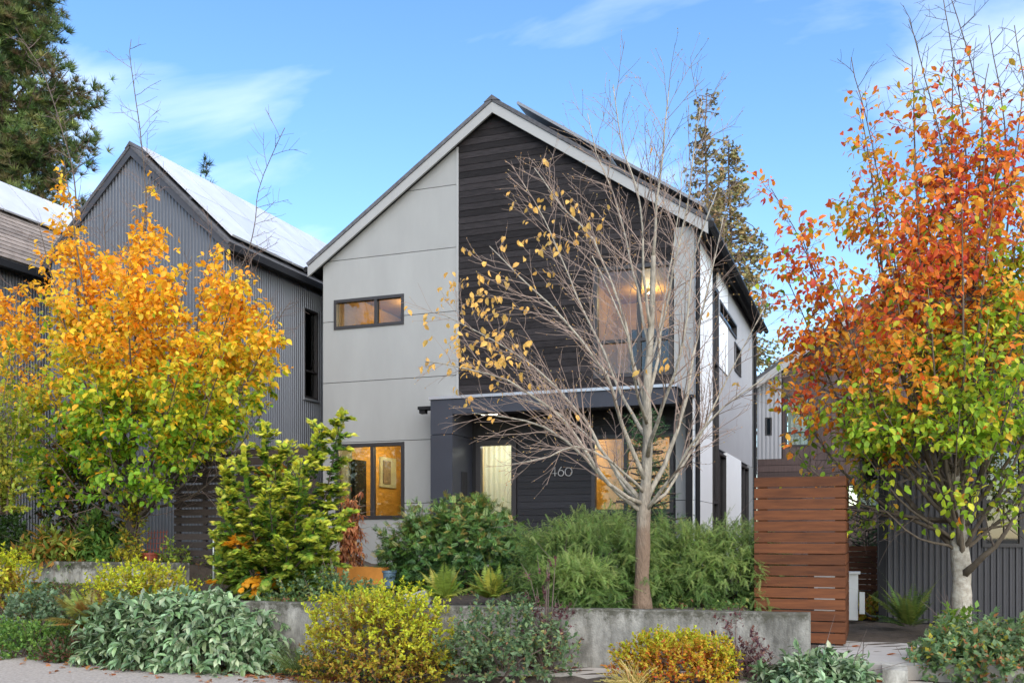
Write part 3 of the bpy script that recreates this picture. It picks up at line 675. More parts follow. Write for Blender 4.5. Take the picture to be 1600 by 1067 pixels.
# ------------------------------------------------------------------ corrugated house on the right
qx, qy = .12, 14.5; QH = thing('charcoal_house', (2, qy, .3), 'charcoal corrugated metal house standing behind the red-leaved tree', 'house')
qt = lambda u: 2.95 + .85 * (min(u, 3.4) - qx) - .85 * max(0, u - 3.4)
qw = (1.42, 1.92, 1.38, 2.72)
corrugate(QH, FY(qy), qx + .08, 6.2, .33, qt, .0765, .02, 'corrugated_dark', holes=[qw])
m = MB()
for a, b in ((qx + .02, qw[0]), (qw[1], 3.4), (3.4, 6.2)): m.prism([(a, .3), (b, .3), (b, qt(b) - .03), (a, qt(a) - .03)], -.14, -.012, FY(qy))
m.rect(qw[0], qw[1], .3, qw[2], -.14, -.012, FY(qy)).prism([(qw[0], qw[3]), (qw[1], qw[3]), (qw[1], qt(qw[1]) - .03), (qw[0], qt(qw[0]) - .03)], -.14, -.012, FY(qy)); m.build('wall_core', 'corrugated_dark', QH)
MB().box(qx - .02, qx + .075, qy - .035, qy + .1, .3, 2.93).build('corner_trim', 'black_metal', QH)
MB().box(qx - .02, 6.2, qy - .02, qy + .02, .2, .325).build('base_flashing', 'black_metal', QH)
MB().box(qx, qx + .05, qy + .15, 24, .3, 2.9).build('side_wall', 'corrugated_dark', QH)
window(QH, FY(qy), *qw, vs=[2.0], fw=.05, out_=.04, glass_='glass_dark')
for xe in (qx - .25, 7.0):
    zt = qt(xe); zt = 2.95 - .85 * .25 if xe < 1 else 2.9
    slope(xe, 3.4, zt, 5.78, .0, .1, qy - .3, 24, MB()).build('roof', 'shingle', QH); slope(xe, 3.4, zt, 5.78, -.16, -.002, qy - .32, qy - .28, MB()).build('barge_board', 'black_metal', QH)

# ------------------------------------------------------------------ red slatted screen, rear fence, gate
FN = thing('slatted_screen', (-.75, 11.27, .33), 'reddish-brown horizontal cedar slat screen box at the end of the concrete wall', 'fence')
nz_ = 15; ph = (2.215 - .34) / nz_
for i in range(nz_):
    z0 = .34 + i * ph; MB().box(-1.25, -.268 + .004 * random.random(), 11.25, 11.275, z0, z0 + ph - .014).build('slat', 'red_wood', FN)
    MB().box(-.285, -.262, 11.278, 13.0, z0 + .004, z0 + ph - .012).build('slat', 'red_wood', FN)
for x, y in ((-1.2, 11.277), (-.375, 11.277), (-.375, 12.9)): MB().box(x, x + .088, y, y + .088, .3, 2.2).build('post', 'red_wood', FN)
RF = thing('rear_fence', (-.45, 17.0, .35), 'low reddish slat fence in the gap between the two houses', 'fence')
for i in range(11): MB().box(-1.0, .1, 17.0, 17.025, .36 + i * .092, .36 + i * .092 + .08).build('slat', 'red_wood', RF)
for x in (-.9, .0): MB().box(x, x + .08, 17.027, 17.1, .3, 1.36).build('post', 'red_wood', RF)
GT = thing('slatted_gate', (-9.2, 12.2, .85), 'dark brown horizontal slat gate beside the yellow cypress', 'gate')
for i in range(16): MB().box(-10.2, -9.13, 12.2, 12.225, .84 + i * .126, .84 + i * .126 + .094).build('slat', 'gate_wood', GT)
for x in (-10.18, -9.68, -9.2): MB().box(x, x + .06, 12.227, 12.28, .8, 2.84).build('post', 'gate_wood', GT)
GF = thing('slatted_fence', (-8.5, 12.25, .85), 'dark brown slat fence running from the gate behind the yellow cypress', 'fence')
for i in range(16): MB().box(-9.08, -7.7, 12.25, 12.275, .84 + i * .126, .84 + i * .126 + .112).build('slat', 'gate_wood', GF)
for x in (-9.06, -8.4, -7.78): MB().box(x, x + .06, 12.277, 12.33, .8, 2.84).build('post', 'gate_wood', GF)
tag(MB().tube([(-9.1, 11.75, .8), (-9.1, 11.75, 1.62), (-9.1, 11.9, 1.68), (-9.1, 12.15, 1.68)], .02, 8).build('handrail', 'steel', None, (-9.1, 11.75, .8)), 'thin metal handrail post in front of the dark gate', 'handrail')

# ------------------------------------------------------------------ concrete walls
def cwall(name, ax, bx_, yc, th, z0, zt, label, n=24):
    m = MB(); xs_ = np.linspace(ax, bx_, n + 1); vs = []
    for x in xs_:
        y = yc(x); dz = .006 * math.sin(x * 9) ; b = .012
        vs += [(x, y - th / 2, z0), (x, y - th / 2, zt - b), (x, y - th / 2 + b, zt + dz * .3), (x, y + th / 2 - b, zt + dz * .3), (x, y + th / 2, zt - b), (x, y + th / 2, z0)]
    fs = [(i * 6 + k, i * 6 + (k + 1) % 6, (i + 1) * 6 + (k + 1) % 6, (i + 1) * 6 + k) for i in range(n) for k in range(6)] + [tuple(range(6)), tuple(n * 6 + k for k in range(6))]
    return tag(m.add(vs, fs).build(name, 'concrete', None, ((ax + bx_) / 2, yc((ax + bx_) / 2), z0)), label, 'wall')
cwall('concrete_wall', -7.13, -.57, wall_y, .2, -.02, .77, 'low weathered concrete retaining wall in front of the bare tree', 40)
cwall('concrete_wall', -13.4, -9.37, lambda x: 11.44, .2, .3, 1.14, 'concrete retaining wall below the orange tree and its garden bed')
tag(MB().box(.10, .32, 9.55, 10.0, .1, .30).build('kerb_block', 'concrete', None, (.2, 9.8, .1)), 'grey concrete kerb block at the foot of the paved path', 'kerb')

# ------------------------------------------------------------------ small garden objects
PL = thing('planter_box', (*at(570, 13.4), .83), 'rust-orange rectangular planter box under the lower grey wall window', 'planter')
px_, py_ = at(570, 13.4)
MB().box(px_ - .36, px_ + .36, py_ - .14, py_ - .12, .83, 1.10).box(px_ - .36, px_ + .36, py_ + .12, py_ + .14, .83, 1.10).box(px_ - .36, px_ - .34, py_ - .12, py_ + .12, .83, 1.10).box(px_ + .34, px_ + .36, py_ - .12, py_ + .12, .83, 1.10).build('box', 'planter_rust', PL)
MB().box(px_ - .34, px_ + .34, py_ - .12, py_ + .12, .9, 1.05).build('soil', 'soil', PL)
def pot(name, px, s, z, r, h, mt, label):
    x, y = at(px, s); m = MB(); prof = [(r * .7, 0), (r * .95, h * .85), (r * 1.05, h * .87), (r * 1.05, h), (r * .9, h), (r * .85, h * .85), (0.001, h * .85)]; n = 20; vs = []
    for pr, pz in prof: vs += [(x + pr * math.cos(k * 2 * math.pi / n), y + pr * math.sin(k * 2 * math.pi / n), z + pz) for k in range(n)]
    fs = [(i * n + k, i * n + (k + 1) % n, (i + 1) * n + (k + 1) % n, (i + 1) * n + k) for i in range(len(prof) - 1) for k in range(n)] + [tuple(range(n))]
    return tag(m.add(vs, fs).build(name, mt, None, (x, y, z), smooth=False), label, 'pot')
pot('plant_pot', 608, 13.2, .82, .10, .24, 'blue_pot', 'small blue-grey pot beside the dark green bush')
pot('plant_pot', 234, 14.9, 1.07, .13, .20, 'terracotta', 'red pot in the bed behind the left concrete wall')
TR = thing('trellis', (*at(243, 15.1), 1.1), 'small red wire trellis standing behind the red pot', 'trellis'); tx, ty = at(243, 15.1)
for i in range(7): MB().tube([(tx - .18 + i * .06, ty, 1.07), (tx - .14 + i * .06, ty, 1.62)], .005, 5).build('wire', 'terracotta', TR)
for i in range(6): MB().tube([(tx - .18 + .01 * i, ty - .008, 1.15 + i * .085), (tx + .2 + .01 * i, ty - .008, 1.17 + i * .085)], .005, 5).build('wire', 'terracotta', TR)
def rock(px, s, z, r, label):
    x, y = at(px, s); bm = bmesh.new(); bmesh.ops.create_icosphere(bm, subdivisions=2, radius=1)
    for v in bm.verts: k = 1 + .25 * math.sin(v.co.x * 4 + v.co.y * 3) + .15 * random.uniform(-1, 1); v.co = Vector((v.co.x * r * 1.2 * k, v.co.y * r * k, v.co.z * r * .75 * k + r * .4))
    me = bpy.data.meshes.new('boulder'); bm.to_mesh(me); bm.free(); me.materials.append(M['stone']); o = bpy.data.objects.new('boulder', me); C.objects.link(o); o.location = (x, y, z); tag(o, label, 'rock')
rock(655, 11.6, .72, .14, 'small pale boulder beside the centre ferns')
HU = thing('heat_pump', (-.33, 14.2, .33), 'pale grey heat pump unit half hidden by the slatted screen', 'heat pump')
MB().box(-.75, -.17, 14.2, 14.48, .36, 1.0).build('case', 'unit_white', HU); MB().box(-.15, -.08, 14.18, 14.3, .45, .75).build('valve_cover', 'unit_white', HU)
MB().box(-.78, -.14, 14.17, 14.51, 1.002, 1.03).build('lid', 'unit_white', HU)
for i in range(9): MB().box(-.70, -.40, 14.185, 14.198, .45 + i * .055, .47 + i * .055).build('grille_bar', 'black_metal', HU)
MB().tube([(-.12, 14.25, .5), (-.02, 14.25, .42), (.05, 14.4, .40)], .02, 6).build('pipe', 'black_metal', HU)

# ------------------------------------------------------------------ trees
def tree_from(name, label, base_px, base_s, base_z, trunk, tr, ends, lr, spec, bark, twigbark='bark_twig', fork=(.55, 1.), cat='tree', wig=.05, twig_n=3, limbbark=None, taper=None):
    bx_, by_ = at(base_px, base_s); T = thing(name, (bx_, by_, base_z), label, cat)
    def P(px, py, dy=0): u = (px - 800) / FPX; s = (by_ + dy) / (cy + u * sy); return np.array(at(px, s, py))
    tp = resample([np.array((bx_, by_, base_z - .1))] + [P(*q) for q in trunk], .12); k = len(tp)
    rad = [tr[0] + (tr[1] - tr[0]) * i / (k - 1) for i in range(k)]; 
    if taper: rad = list(np.interp(np.linspace(0, 1, k), [a for a, _ in taper], [b for _, b in taper]))
    rad[0] *= 1.45; rad[1] *= 1.2; rad[2] *= 1.06
    tm = MB(); tm.tube(tp, [r * (1 + .05 * math.sin(i * 1.7)) for i, r in enumerate(rad)], 18)
    for ix in range(k * 18):
        c_ = tp[ix // 18]; v_ = np.array(tm.v[ix]); a_ = (ix % 18) * .349; z_ = v_[2]; tm.v[ix] = tuple(c_ + (v_ - c_) * (1 + .045 * math.sin(3 * a_ + 2.1 * z_) + .03 * math.sin(7 * a_ - 5 * z_) + .03 * rng.normal()))
    tm.build('trunk', bark, T, smooth=True)
    limbs = []
    for e in ends:
        way = e['way']; st = e.get('t', None)
        if st is None: st = fork[0] + (fork[1] - fork[0]) * rng.random()
        i0 = int(st * (k - 1)); w = [tp[i0]] + [P(*q) for q in way]
        if len(way) == 1:
            a, b = w[0], w[1]; mid = a + (b - a) * .45; hz = b - a; mid[2] += -.10 * np.linalg.norm(hz[:2]) + 0.0; mid[:2] += (hz[:2]) * .10; w = [a, mid, b]
        q = resample(w, .2); q[1:-1] += np.cumsum(rng.normal(size=(len(q) - 2, 3)) * wig * .35, 0) * np.linspace(1, .2, len(q) - 2)[:, None]
        L = np.linalg.norm(np.diff(q, axis=0), axis=1).sum(); r0 = e.get('r', lr * (.6 + .12 * L)); limbs.append((q, min(r0, rad[i0] * .85), .005))
    lv = ramify(limbs, spec)
    m = MB(); tubes(m, lv[0], 6); m.build('limbs', limbbark or bark, T, smooth=True)
    m = MB(); 
    for l in lv[1:]: tubes(m, l, twig_n)
    tw = m.build('twigs', twigbark, T, recalc=False); tw['kind'] = 'stuff'
    return T, lv, P
def droop_leaves(P_, T_, dro=.5):
    n = len(P_); d = norm(T_ * .5 + rdir(n) * .8 + np.array([0, 0, -dro])); nr = norm(rdir(n) * .7 + np.array([0, -.25, .9])); return d, nr

# bare tree
E = lambda t, *way, **k: dict(t=t, way=way, **k)
bare_ends = [E(1., (1026, 320, .05), (1036, 200, 0), (1046, 95, 0), r=.030),
    E(.60, (1040, 520, .3), (1062, 390, .35), (1078, 260, .3), (1096, 120, .3), r=.034),
    E(.80, (1008, 400, -.2), (996, 300, -.3), (975, 200, -.3), (958, 95, -.3), r=.026),
    E(.27, (970, 775, -.1), (915, 715, -.3), (850, 670, -.4), (790, 655, -.5), (738, 645, -.5), r=.042),
    E(.29, (965, 740, .1), (905, 645, .2), (830, 565, .3), (750, 520, .3), (690, 490, .3), r=.042),
    E(.36, (975, 670, -.3), (945, 590, -.6), (880, 500, -.8), (810, 430, -.9), (765, 385, -.9), r=.040),
    E(.28, (955, 755, -.4), (890, 665, -.7), (800, 600, -.9), (720, 575, -.9), (665, 565, -.9), r=.036),
    E(.46, (985, 640, .3), (945, 540, .5), (890, 430, .6), (850, 340, .6), (815, 245, .6), r=.036),
    E(.58, (990, 570, 0), (970, 480, -.2), (930, 380, -.3), (880, 290, -.4), (835, 225, -.4), r=.032),
    E(.74, (1000, 480, .2), (980, 400, .3), (955, 300, .4), (930, 200, .4), (918, 140, .4), r=.028),
    E(.27, (1035, 765, -.2), (1070, 705, -.4), (1110, 655, -.5), (1150, 620, -.5), (1195, 590, -.5), r=.036),
    E(.29, (1040, 730, .1), (1072, 620, .2), (1092, 500, .3), (1115, 410, .3), (1130, 340, .3), r=.046),
    E(.44, (1028, 660, -.4), (1058, 580, -.7), (1075, 490, -.9), (1085, 400, -.9), (1120, 300, -.9), r=.034),
    E(.30, (1035, 770, .4), (1090, 690, .7), (1130, 610, .8), (1165, 540, .8), (1195, 480, .8), r=.034),
    E(.52, (1000, 620, -.5), (985, 560, -.9), (955, 470, -1.2), (925, 400, -1.3), r=.030),
    E(.68, (1030, 520, .6), (1045, 430, 1.0), (1060, 330, 1.1), (1065, 230, 1.1), r=.028),
    E(.31, (975, 760, .4), (930, 690, .7), (860, 635, .9), (800, 620, .9), r=.032),
    E(.33, (960, 720, -.6), (900, 700, -.9), (860, 715, -1.), (800, 725, -1.), r=.026)]
bspec = [dict(step=.115, start=.22, ang=R(34), len=1.05, up=.10, wig=.08, ratio=.5, rmin=.0042, fall=.6, n=5, flat=.75),
         dict(step=.11, start=.2, ang=R(36), len=.38, up=.08, wig=.10, ratio=.6, rmin=.0027, fall=.5, n=3, flat=.8)]
T, lv, P = tree_from('bare_tree', 'nearly leafless pale-barked tree with a few orange leaves behind the concrete wall', 1003, 10.75, .74, [(1003, 900), (1005, 850), (1006, 802), (1012, 700, .03), (1011, 610, 0), (1018, 500, .04), (1021, 400, .02)], (.098, .088), [dict(e, r=e['r'] * .8, way=[(w_[0], w_[1] + (38 if w_[1] < 300 else 0), *w_[2:]) for w_ in e['way']]) for e in bare_ends], .05, bspec, 'bark_zoned', 'bark_rosy', taper=[(0, .086), (.25, .077), (.30, .063), (.45, .056), (.6, .046), (.8, .036), (1, .026)])
tips = np.array([q[0][-1] for q in lv[2]]); xt = (tips[:, 0] * cy + tips[:, 1] * sy) / (-tips[:, 0] * sy + tips[:, 1] * cy) * FPX + 800; yt = HOR - (tips[:, 2] - CAM_Z) / (-tips[:, 0] * sy + tips[:, 1] * cy) * FPX
wgt = np.exp(-((xt - 725) / 55) ** 2 - ((yt - 510) / 65) ** 2) * 4 + np.exp(-((xt - 830) / 80) ** 2 - ((yt - 350) / 60) ** 2) * .35 + .003
ii = rng.choice(len(tips), min(190, len(tips)), replace=False, p=wgt / wgt.sum()); n = len(ii); 
tips = np.vstack([tips[ii], tips[ii] + rng.normal(size=(n, 3)) * .04]); ii = np.arange(2 * n); n = 2 * n; d = norm(rdir(n) * .6 + np.array([-.2, 0, -.7]))
leaf_parts('leaf', BIG, tips[ii], d, norm(rdir(n) + np.array([0, -.6, .4])), .080 * (.7 + .5 * rng.random(n)), pal(n, [(.92, .52, .12), (.92, .60, .18), (.85, .42, .07)]), 'leaf', T)
bp, bt = along(lv[2], .14, .3); n = len(bp); k_ = rng.random(n) < .6; bp, bt = bp[k_], bt[k_]; n = len(bp)
leaves('buds', OV, bp, norm(bt + rdir(n) * .6), rdir(n), .022, pal(n, [(.45, .26, .09), (.58, .38, .15)]), 'leaf', T)

# orange tree
oe = [(100, 250, 0), (160, 330, .8), (235, 275, -.3), (330, 345, .5), (398, 395, 0), (440, 480, .0), (455, 470, -.5), (15, 440, .3), (-25, 560, -.2), (60, 350, -.8), (300, 400, -1.1), (200, 410, -1.4), (120, 480, -1.3),
      (350, 550, -1.2), (425, 625, -.3), (25, 620, -.7), (280, 580, -1.5), (150, 600, -1.5), (340, 680, -.9), (75, 700, -.6), (200, 380, 1.2), (330, 500, 1.1), (90, 540, 1.1), (240, 480, .2), (400, 560, .7), (-10, 500, .8), (150, 720, -1.0), (270, 710, -.9), (375, 430, -.6), (30, 700, .3), (-40, 660, .3), (180, 520, -1.0)]
oends = [dict(way=[q]) for q in oe] + [dict(way=[(215, 500, 0), (232, 300, 0), (205, 62, 0)], r=.03), dict(way=[(120, 480, .2), (115, 300, .2), (70, 130, .2), (30, 60, .2)], r=.03), dict(way=[(380, 430, -.2), (405, 300, -.2), (445, 200, -.2)], r=.016)]
ospec = [dict(step=.135, start=.28, ang=R(52), len=.85, up=.20, wig=.09, ratio=.45, rmin=.005, fall=.62, n=5, flat=.6), dict(step=.095, start=.2, ang=R(48), len=.34, up=.0, wig=.1, ratio=.6, rmin=.003, fall=.5, n=3, flat=.5)]
T, lv, P = tree_from('orange_tree', 'tree with orange crown turning green low down, before the corrugated house', 207, 15.0, 1.05, [(206, 800), (205, 730)], (.11, .09), oends, .03, ospec, 'bark_dark', fork=(.45, 1.))
p1, t1 = along(lv[2], .05, .1); p2, t2 = along(lv[1], .06, .2); pp = np.vstack([p1, p2]); tt = np.vstack([t1, t2])
pp = np.repeat(pp, 2, 0); tt = np.repeat(tt, 2, 0); pp = pp + rng.normal(size=pp.shape) * .04
k_ = (rng.random(len(pp)) < np.interp(pp[:, 2], [4.6, 6.4, 7.4, 7.6], [1, .9, .7, .0])) ; pp, tt = pp[k_], tt[k_]; n = len(pp); print('orange leaves', n)
pxo = (pp[:, 0] * cy + pp[:, 1] * sy) / (-pp[:, 0] * sy + pp[:, 1] * cy) * FPX + 800; lowz = CAM_Z + (HOR - np.where(pxo > 265, 745 - .62 * (pxo - 265), 775)) / 100.
pyo = HOR - (pp[:, 2] - CAM_Z) / (-pp[:, 0] * sy + pp[:, 1] * cy) * FPX; ytop = np.interp(pxo, [-60, 0, 40, 70, 98, 122, 150, 195, 235, 262, 300, 340, 380, 430, 470], [570, 470, 440, 345, 250, 350, 405, 405, 285, 375, 435, 390, 440, 500, 600])
k_ = (pp[:, 2] > lowz + .15 * rng.normal(size=n)) & (pyo > ytop + 14 * rng.normal(size=n)) & ((lump(pp, 2.4) > -.45) | (rng.random(n) < .25)); pp, tt = pp[k_], tt[k_]; n = len(pp)
d, nr = droop_leaves(pp, tt, .45); hz = (pp[:, 2] - 4.2 + .75 * lump(pp, 1.5) + .5 * rng.normal(size=n)) / 1.5; f = np.clip(hz + .5, 0, 1)[:, None]
og = pal(n, [(.92, .50, .025), (.92, .43, .02), (.92, .57, .04), (.85, .34, .02)]); yg = pal(n, [(.72, .60, .03), (.58, .58, .03), (.84, .58, .03)]); gg = pal(n, [(.18, .36, .02), (.25, .42, .025), (.38, .48, .03), (.13, .26, .02)])
col = np.where(f > .5, yg + (og - yg) * (f - .5) * 2, gg + (yg - gg) * f * 2); sp_ = rng.random(n) < .05; col[sp_] = og[sp_]
foliage(T, BIG, pp, d, nr, .102 * (.7 + .55 * rng.random(n)), col, 'leaf', 300)

# red tree
re_ = [(1232, 700, -.4), (1215, 590, 0), (1225, 430, .3), (1250, 350, 0), (1345, 170, 0), (1425, 90, .3), (1430, 230, -.8), (1490, 90, 0), (1545, 100, .3), (1600, 130, 0), (1630, 300, -.5), (1660, 240, .5), (1650, 500, -.8), (1560, 250, -1), (1500, 300, -1.2), (1385, 380, -1.2),
       (1450, 450, -1.4), (1325, 520, -1.1), (1545, 500, -1.4), (1380, 640, -1.2), (1290, 610, -.5), (1640, 650, -.6), (1500, 640, -1.3), (1445, 720, -1), (1250, 735, .2), (1640, 780, -.3), (1350, 300, .8), (1450, 350, 1.0), (1560, 400, 1.0), (1375, 790, -.6), (1300, 430, -.5), (1280, 520, .4), (1590, 600, -1.2), (1420, 560, .6), (1700, 420, 0), (1700, 600, 0), (1345, 700, -.7), (1545, 740, -.9)]
rends = [dict(way=[q]) for q in re_] + [dict(way=[(1480, 500, 0), (1470, 250, 0), (1420, 30, 0)], r=.02), dict(way=[(1490, 500, .2), (1500, 250, .2), (1466, -30, .2)], r=.02), dict(way=[(1520, 500, -.2), (1530, 200, -.2), (1480, -20, -.2)], r=.02), dict(way=[(1540, 500, .2), (1570, 250, .2), (1545, 40, .2)], r=.025),
      dict(way=[(1560, 500, 0), (1610, 250, 0), (1585, 40, 0)], r=.025), dict(way=[(1400, 400, .2), (1360, 200, .2), (1330, 90, .2)], r=.02), dict(way=[(1300, 480, .2), (1240, 360, .2), (1205, 295, .2)], r=.018), dict(way=[(1535, 870, -.3), (1575, 820, -.5), (1630, 700, -.6)], r=.06, t=.45)]
rspec = [dict(step=.14, start=.3, ang=R(55), len=.80, up=.12, wig=.09, ratio=.45, rmin=.005, fall=.6, n=5, flat=.55), dict(step=.11, start=.2, ang=R(48), len=.33, up=-.05, wig=.1, ratio=.6, rmin=.003, fall=.5, n=3, flat=.5)]
T, lv, P = tree_from('red_tree', 'tree with red, orange and green leaves and pale trunk before the charcoal house', 1500, 11.5, .28, [(1502, 900), (1497, 830), (1490, 740)], (.125, .085), rends, .035, rspec, 'bark_white', 'bark_dark', fork=(.55, 1.), limbbark='bark_limb')
p1, t1 = along(lv[2], .062, .1); p2, t2 = along(lv[1], .08, .25); pp = np.vstack([p1, p2]); tt = np.vstack([t1, t2])
pp = np.repeat(pp, 2, 0); tt = np.repeat(tt, 2, 0); pp = pp + rng.normal(size=pp.shape) * .05; keep = rng.random(len(pp)) < .75
pxl = (pp[:, 0] * cy + pp[:, 1] * sy) / (-pp[:, 0] * sy + pp[:, 1] * cy) * FPX + 800
keep &= (rng.random(len(pp)) < np.interp(pp[:, 2], [5.2, 6.4, 7.3], [1, .6, .0])) & ~((pp[:, 0] < -.25) & (pp[:, 2] < 2.85) & (rng.random(len(pp)) < .7))
k_ = keep & (pp[:, 1] < 14.3) & (pp[:, 2] > 1.45 + .9 * rng.random(len(pp)) ** 2); pp, tt = pp[k_], tt[k_]; n = len(pp); print('red leaves', n)
d, nr = droop_leaves(pp, tt, .6); lm = lump(pp, 2.6); hz = (pp[:, 2] - 3.25) / 1.3 - (pp[:, 0] - .6) * .16 + .95 * lm + .22 * rng.normal(size=n)
rd = pal(n, [(.70, .13, .035), (.80, .22, .03), (.56, .08, .05), (.85, .32, .03)]); oo = pal(n, [(.85, .36, .03), (.85, .26, .03), (.80, .46, .05), (.68, .40, .04)]); gg = pal(n, [(.26, .42, .025), (.36, .52, .03), (.18, .30, .02), (.56, .58, .04)])
l2 = lump(pp + 3.3, 6.) + .25 * rng.normal(size=n); col = np.where((hz > .75)[:, None], np.where((l2 > -.12)[:, None], rd, oo), np.where((hz > .25)[:, None], oo, gg)); s_ = rng.random(n) < .06; col[s_] = oo[s_]; s_ = rng.random(n) < .08; col[s_] = gg[s_]
kg = ((lump(pp, 2.3) > -.4) | (rng.random(n) < .2)) & ((pp[:, 2] > 2.5) | (rng.random(n) < .45)); pp, d, nr, col = pp[kg], d[kg], nr[kg], col[kg]; n = len(pp)
foliage(T, BIG, pp, d, nr, .092 * (.7 + .55 * rng.random(n)), col, 'leaf', 300)

# far conifers
def conifer(name, label, px, s, zt, zb, rad, nl, tuft, needles, cols, bark, tpl, size, droop=0., base_z=.5, prof=.8, up=.3, width=.18, lean=0.):
    x, y = at(px, s); T = thing(name, (x, y, base_z), label, 'tree')
    tm = MB(); zz = np.linspace(base_z - .3, zt, 14); tm.tube([(x + lean * (z - base_z) + .06 * math.sin(z), y, z) for z in zz], [width * (1 - .93 * i / 13) for i in range(14)], 8); tm.build('trunk', bark, T, smooth=True)
    m = MB(); PP = []; DD = []
    for i in range(nl):
        f = rng.random(); z = zb + (zt - zb) * f; a = rng.random() * 6.283; L = rad * ((1 - f) ** prof * (.65 + .5 * rng.random()) + .06); d = np.array([math.cos(a), math.sin(a), up]); p = np.array([x + lean * (z - base_z), y, z]); q = [p]
        for j in range(5): d = norm((d + np.array([0, 0, .10 - droop * .25]) + rng.normal(size=3) * .10)[None])[0]; q.append(q[-1] + d * L / 5)
        q = np.array(q); m.tube(q, [.012 + .012 * L * (1 - j / 5) for j in range(6)], 4)
        nt_ = max(2, int(L * tuft)); 
        for j in range(nt_):
            g = .25 + .75 * rng.random(); ix = g * 5; i0 = min(int(ix), 4); pt = q[i0] + (ix - i0) * (q[i0 + 1] - q[i0]); PP.append(pt + rng.normal(size=3) * .10 * (L ** .5)); DD.append(q[i0 + 1] - q[i0])
    b = m.build('branches', bark, T, recalc=False); b['kind'] = 'stuff'; PP = np.array(PP); DD = norm(np.array(DD)); nP = len(PP)
    PP = np.repeat(PP, needles, 0); DD = np.repeat(DD, needles, 0); c = np.repeat(pal(nP, cols, .22), needles, 0); n = len(PP)
    d = norm(DD * .7 + rdir(n) * .9 + np.array([0, 0, .25 - droop])); foliage(T, tpl, PP, d, rdir(n), size * (.7 + .6 * rng.random(n)), c, 'needle')
    return T
NW = (NEEDLE[0] * np.array([1, 1.3, 1]), NEEDLE[1])
conifer('pine_tree', 'tall dark green pine rising behind the brown shingle roof', 5, 36, 24.5, 9.5, 4.6, 240, 11, 30, [(.07, .12, .03), (.11, .16, .04), (.05, .085, .025), (.17, .20, .05), (.14, .11, .05)], 'bark_pine', NW, .31, base_z=.5, up=.25, prof=.55)
conifer('cedar_tree', 'thin sparse cedar with browning foliage standing behind the main house', 1104, 38, 19.2, 5.5, 1.7, 170, 10, 2, [(.22, .17, .07), (.28, .19, .08), (.18, .16, .06)], 'bark_pine', FAN, .15, droop=.7, prof=.5, up=.05, width=.20)
conifer('cedar_tree', 'fuller olive cedar with drooping foliage beside the thin sparse cedar', 1140, 40, 18.0, 4.0, 3.2, 380, 9, 2, [(.22, .20, .07), (.28, .22, .08), (.20, .19, .065), (.32, .22, .08)], 'bark_pine', FAN, .16, droop=.7, prof=.75, up=.05, width=.24)
conifer('spruce_tree', 'distant dark conifer tip above the solar panels coloured like pale sky', 322, 62, 25.6, 12, 2.6, 120, 5, 8, [(.04, .075, .03), (.03, .06, .025)], 'bark_pine', NW, .5, prof=.9)
conifer('young_spruce', 'young green weeping conifer in front of the porch window', 1012, 15.3, 3.55, 1.05, .62, 190, 26, 5, [(.05, .12, .04), (.07, .16, .05), (.035, .09, .035)], 'bark_dark', NW, .085, droop=.55, base_z=.95, width=.03, prof=.45)
conifer('young_cedar', 'small green conifer in the gap behind the rear fence', 1352, 19, 3.3, .8, .55, 120, 20, 5, [(.07, .16, .05), (.05, .12, .04)], 'bark_dark', NW, .10, droop=.3, base_z=.4, width=.03)

# golden cypress: several spires of flat lobed sprays
x0, y0 = at(430, 12.7); T = thing('golden_cypress', (x0, y0, .8), 'yellow-tipped cypress shrub with uneven spires beside the dark gate', 'shrub')
def PC(px, py, dy=0): u = (px - 800) / FPX; s = (y0 + dy) / (cy + u * sy); return np.array(at(px, s, py))
m = MB(); limbs = []
for q in [(412, 660, 0), (534, 645, .1), (500, 668, -.1), (352, 720, .1), (380, 700, -.3), (450, 690, .3), (470, 720, -.5), (335, 830, 0), (330, 870, -.2), (520, 760, .2), (540, 800, -.1), (350, 780, -.4), (420, 760, -.6), (500, 800, -.6), (450, 850, -.7), (380, 860, -.6), (520, 860, -.3), (430, 720, .0), (345, 765, .2), (470, 780, .4), (390, 800, .4), (340, 905, -.2), (420, 900, -.6), (500, 895, -.5)]:
    e = PC(*q); b = np.array([x0 + rng.normal() * .08, y0 + rng.normal() * .08, .85]); w = [b, b + (e - b) * np.array([.65, .65, .4]), e]; r_ = resample(w, .12); limbs.append((r_, .026, .005))
lv = ramify(limbs, [dict(step=.075, start=.14, ang=R(62), len=.46, up=-.10, wig=.07, ratio=.5, rmin=.004, fall=.66, n=5, flat=.45)])
tubes(m, lv[0], 6); m.build('stems', 'bark_dark', T, smooth=True); m = MB(); tubes(m, lv[1], 3); m.build('twigs', 'bark_twig', T, recalc=False)['kind'] = 'stuff'
PP = []; DD = []; CC = []
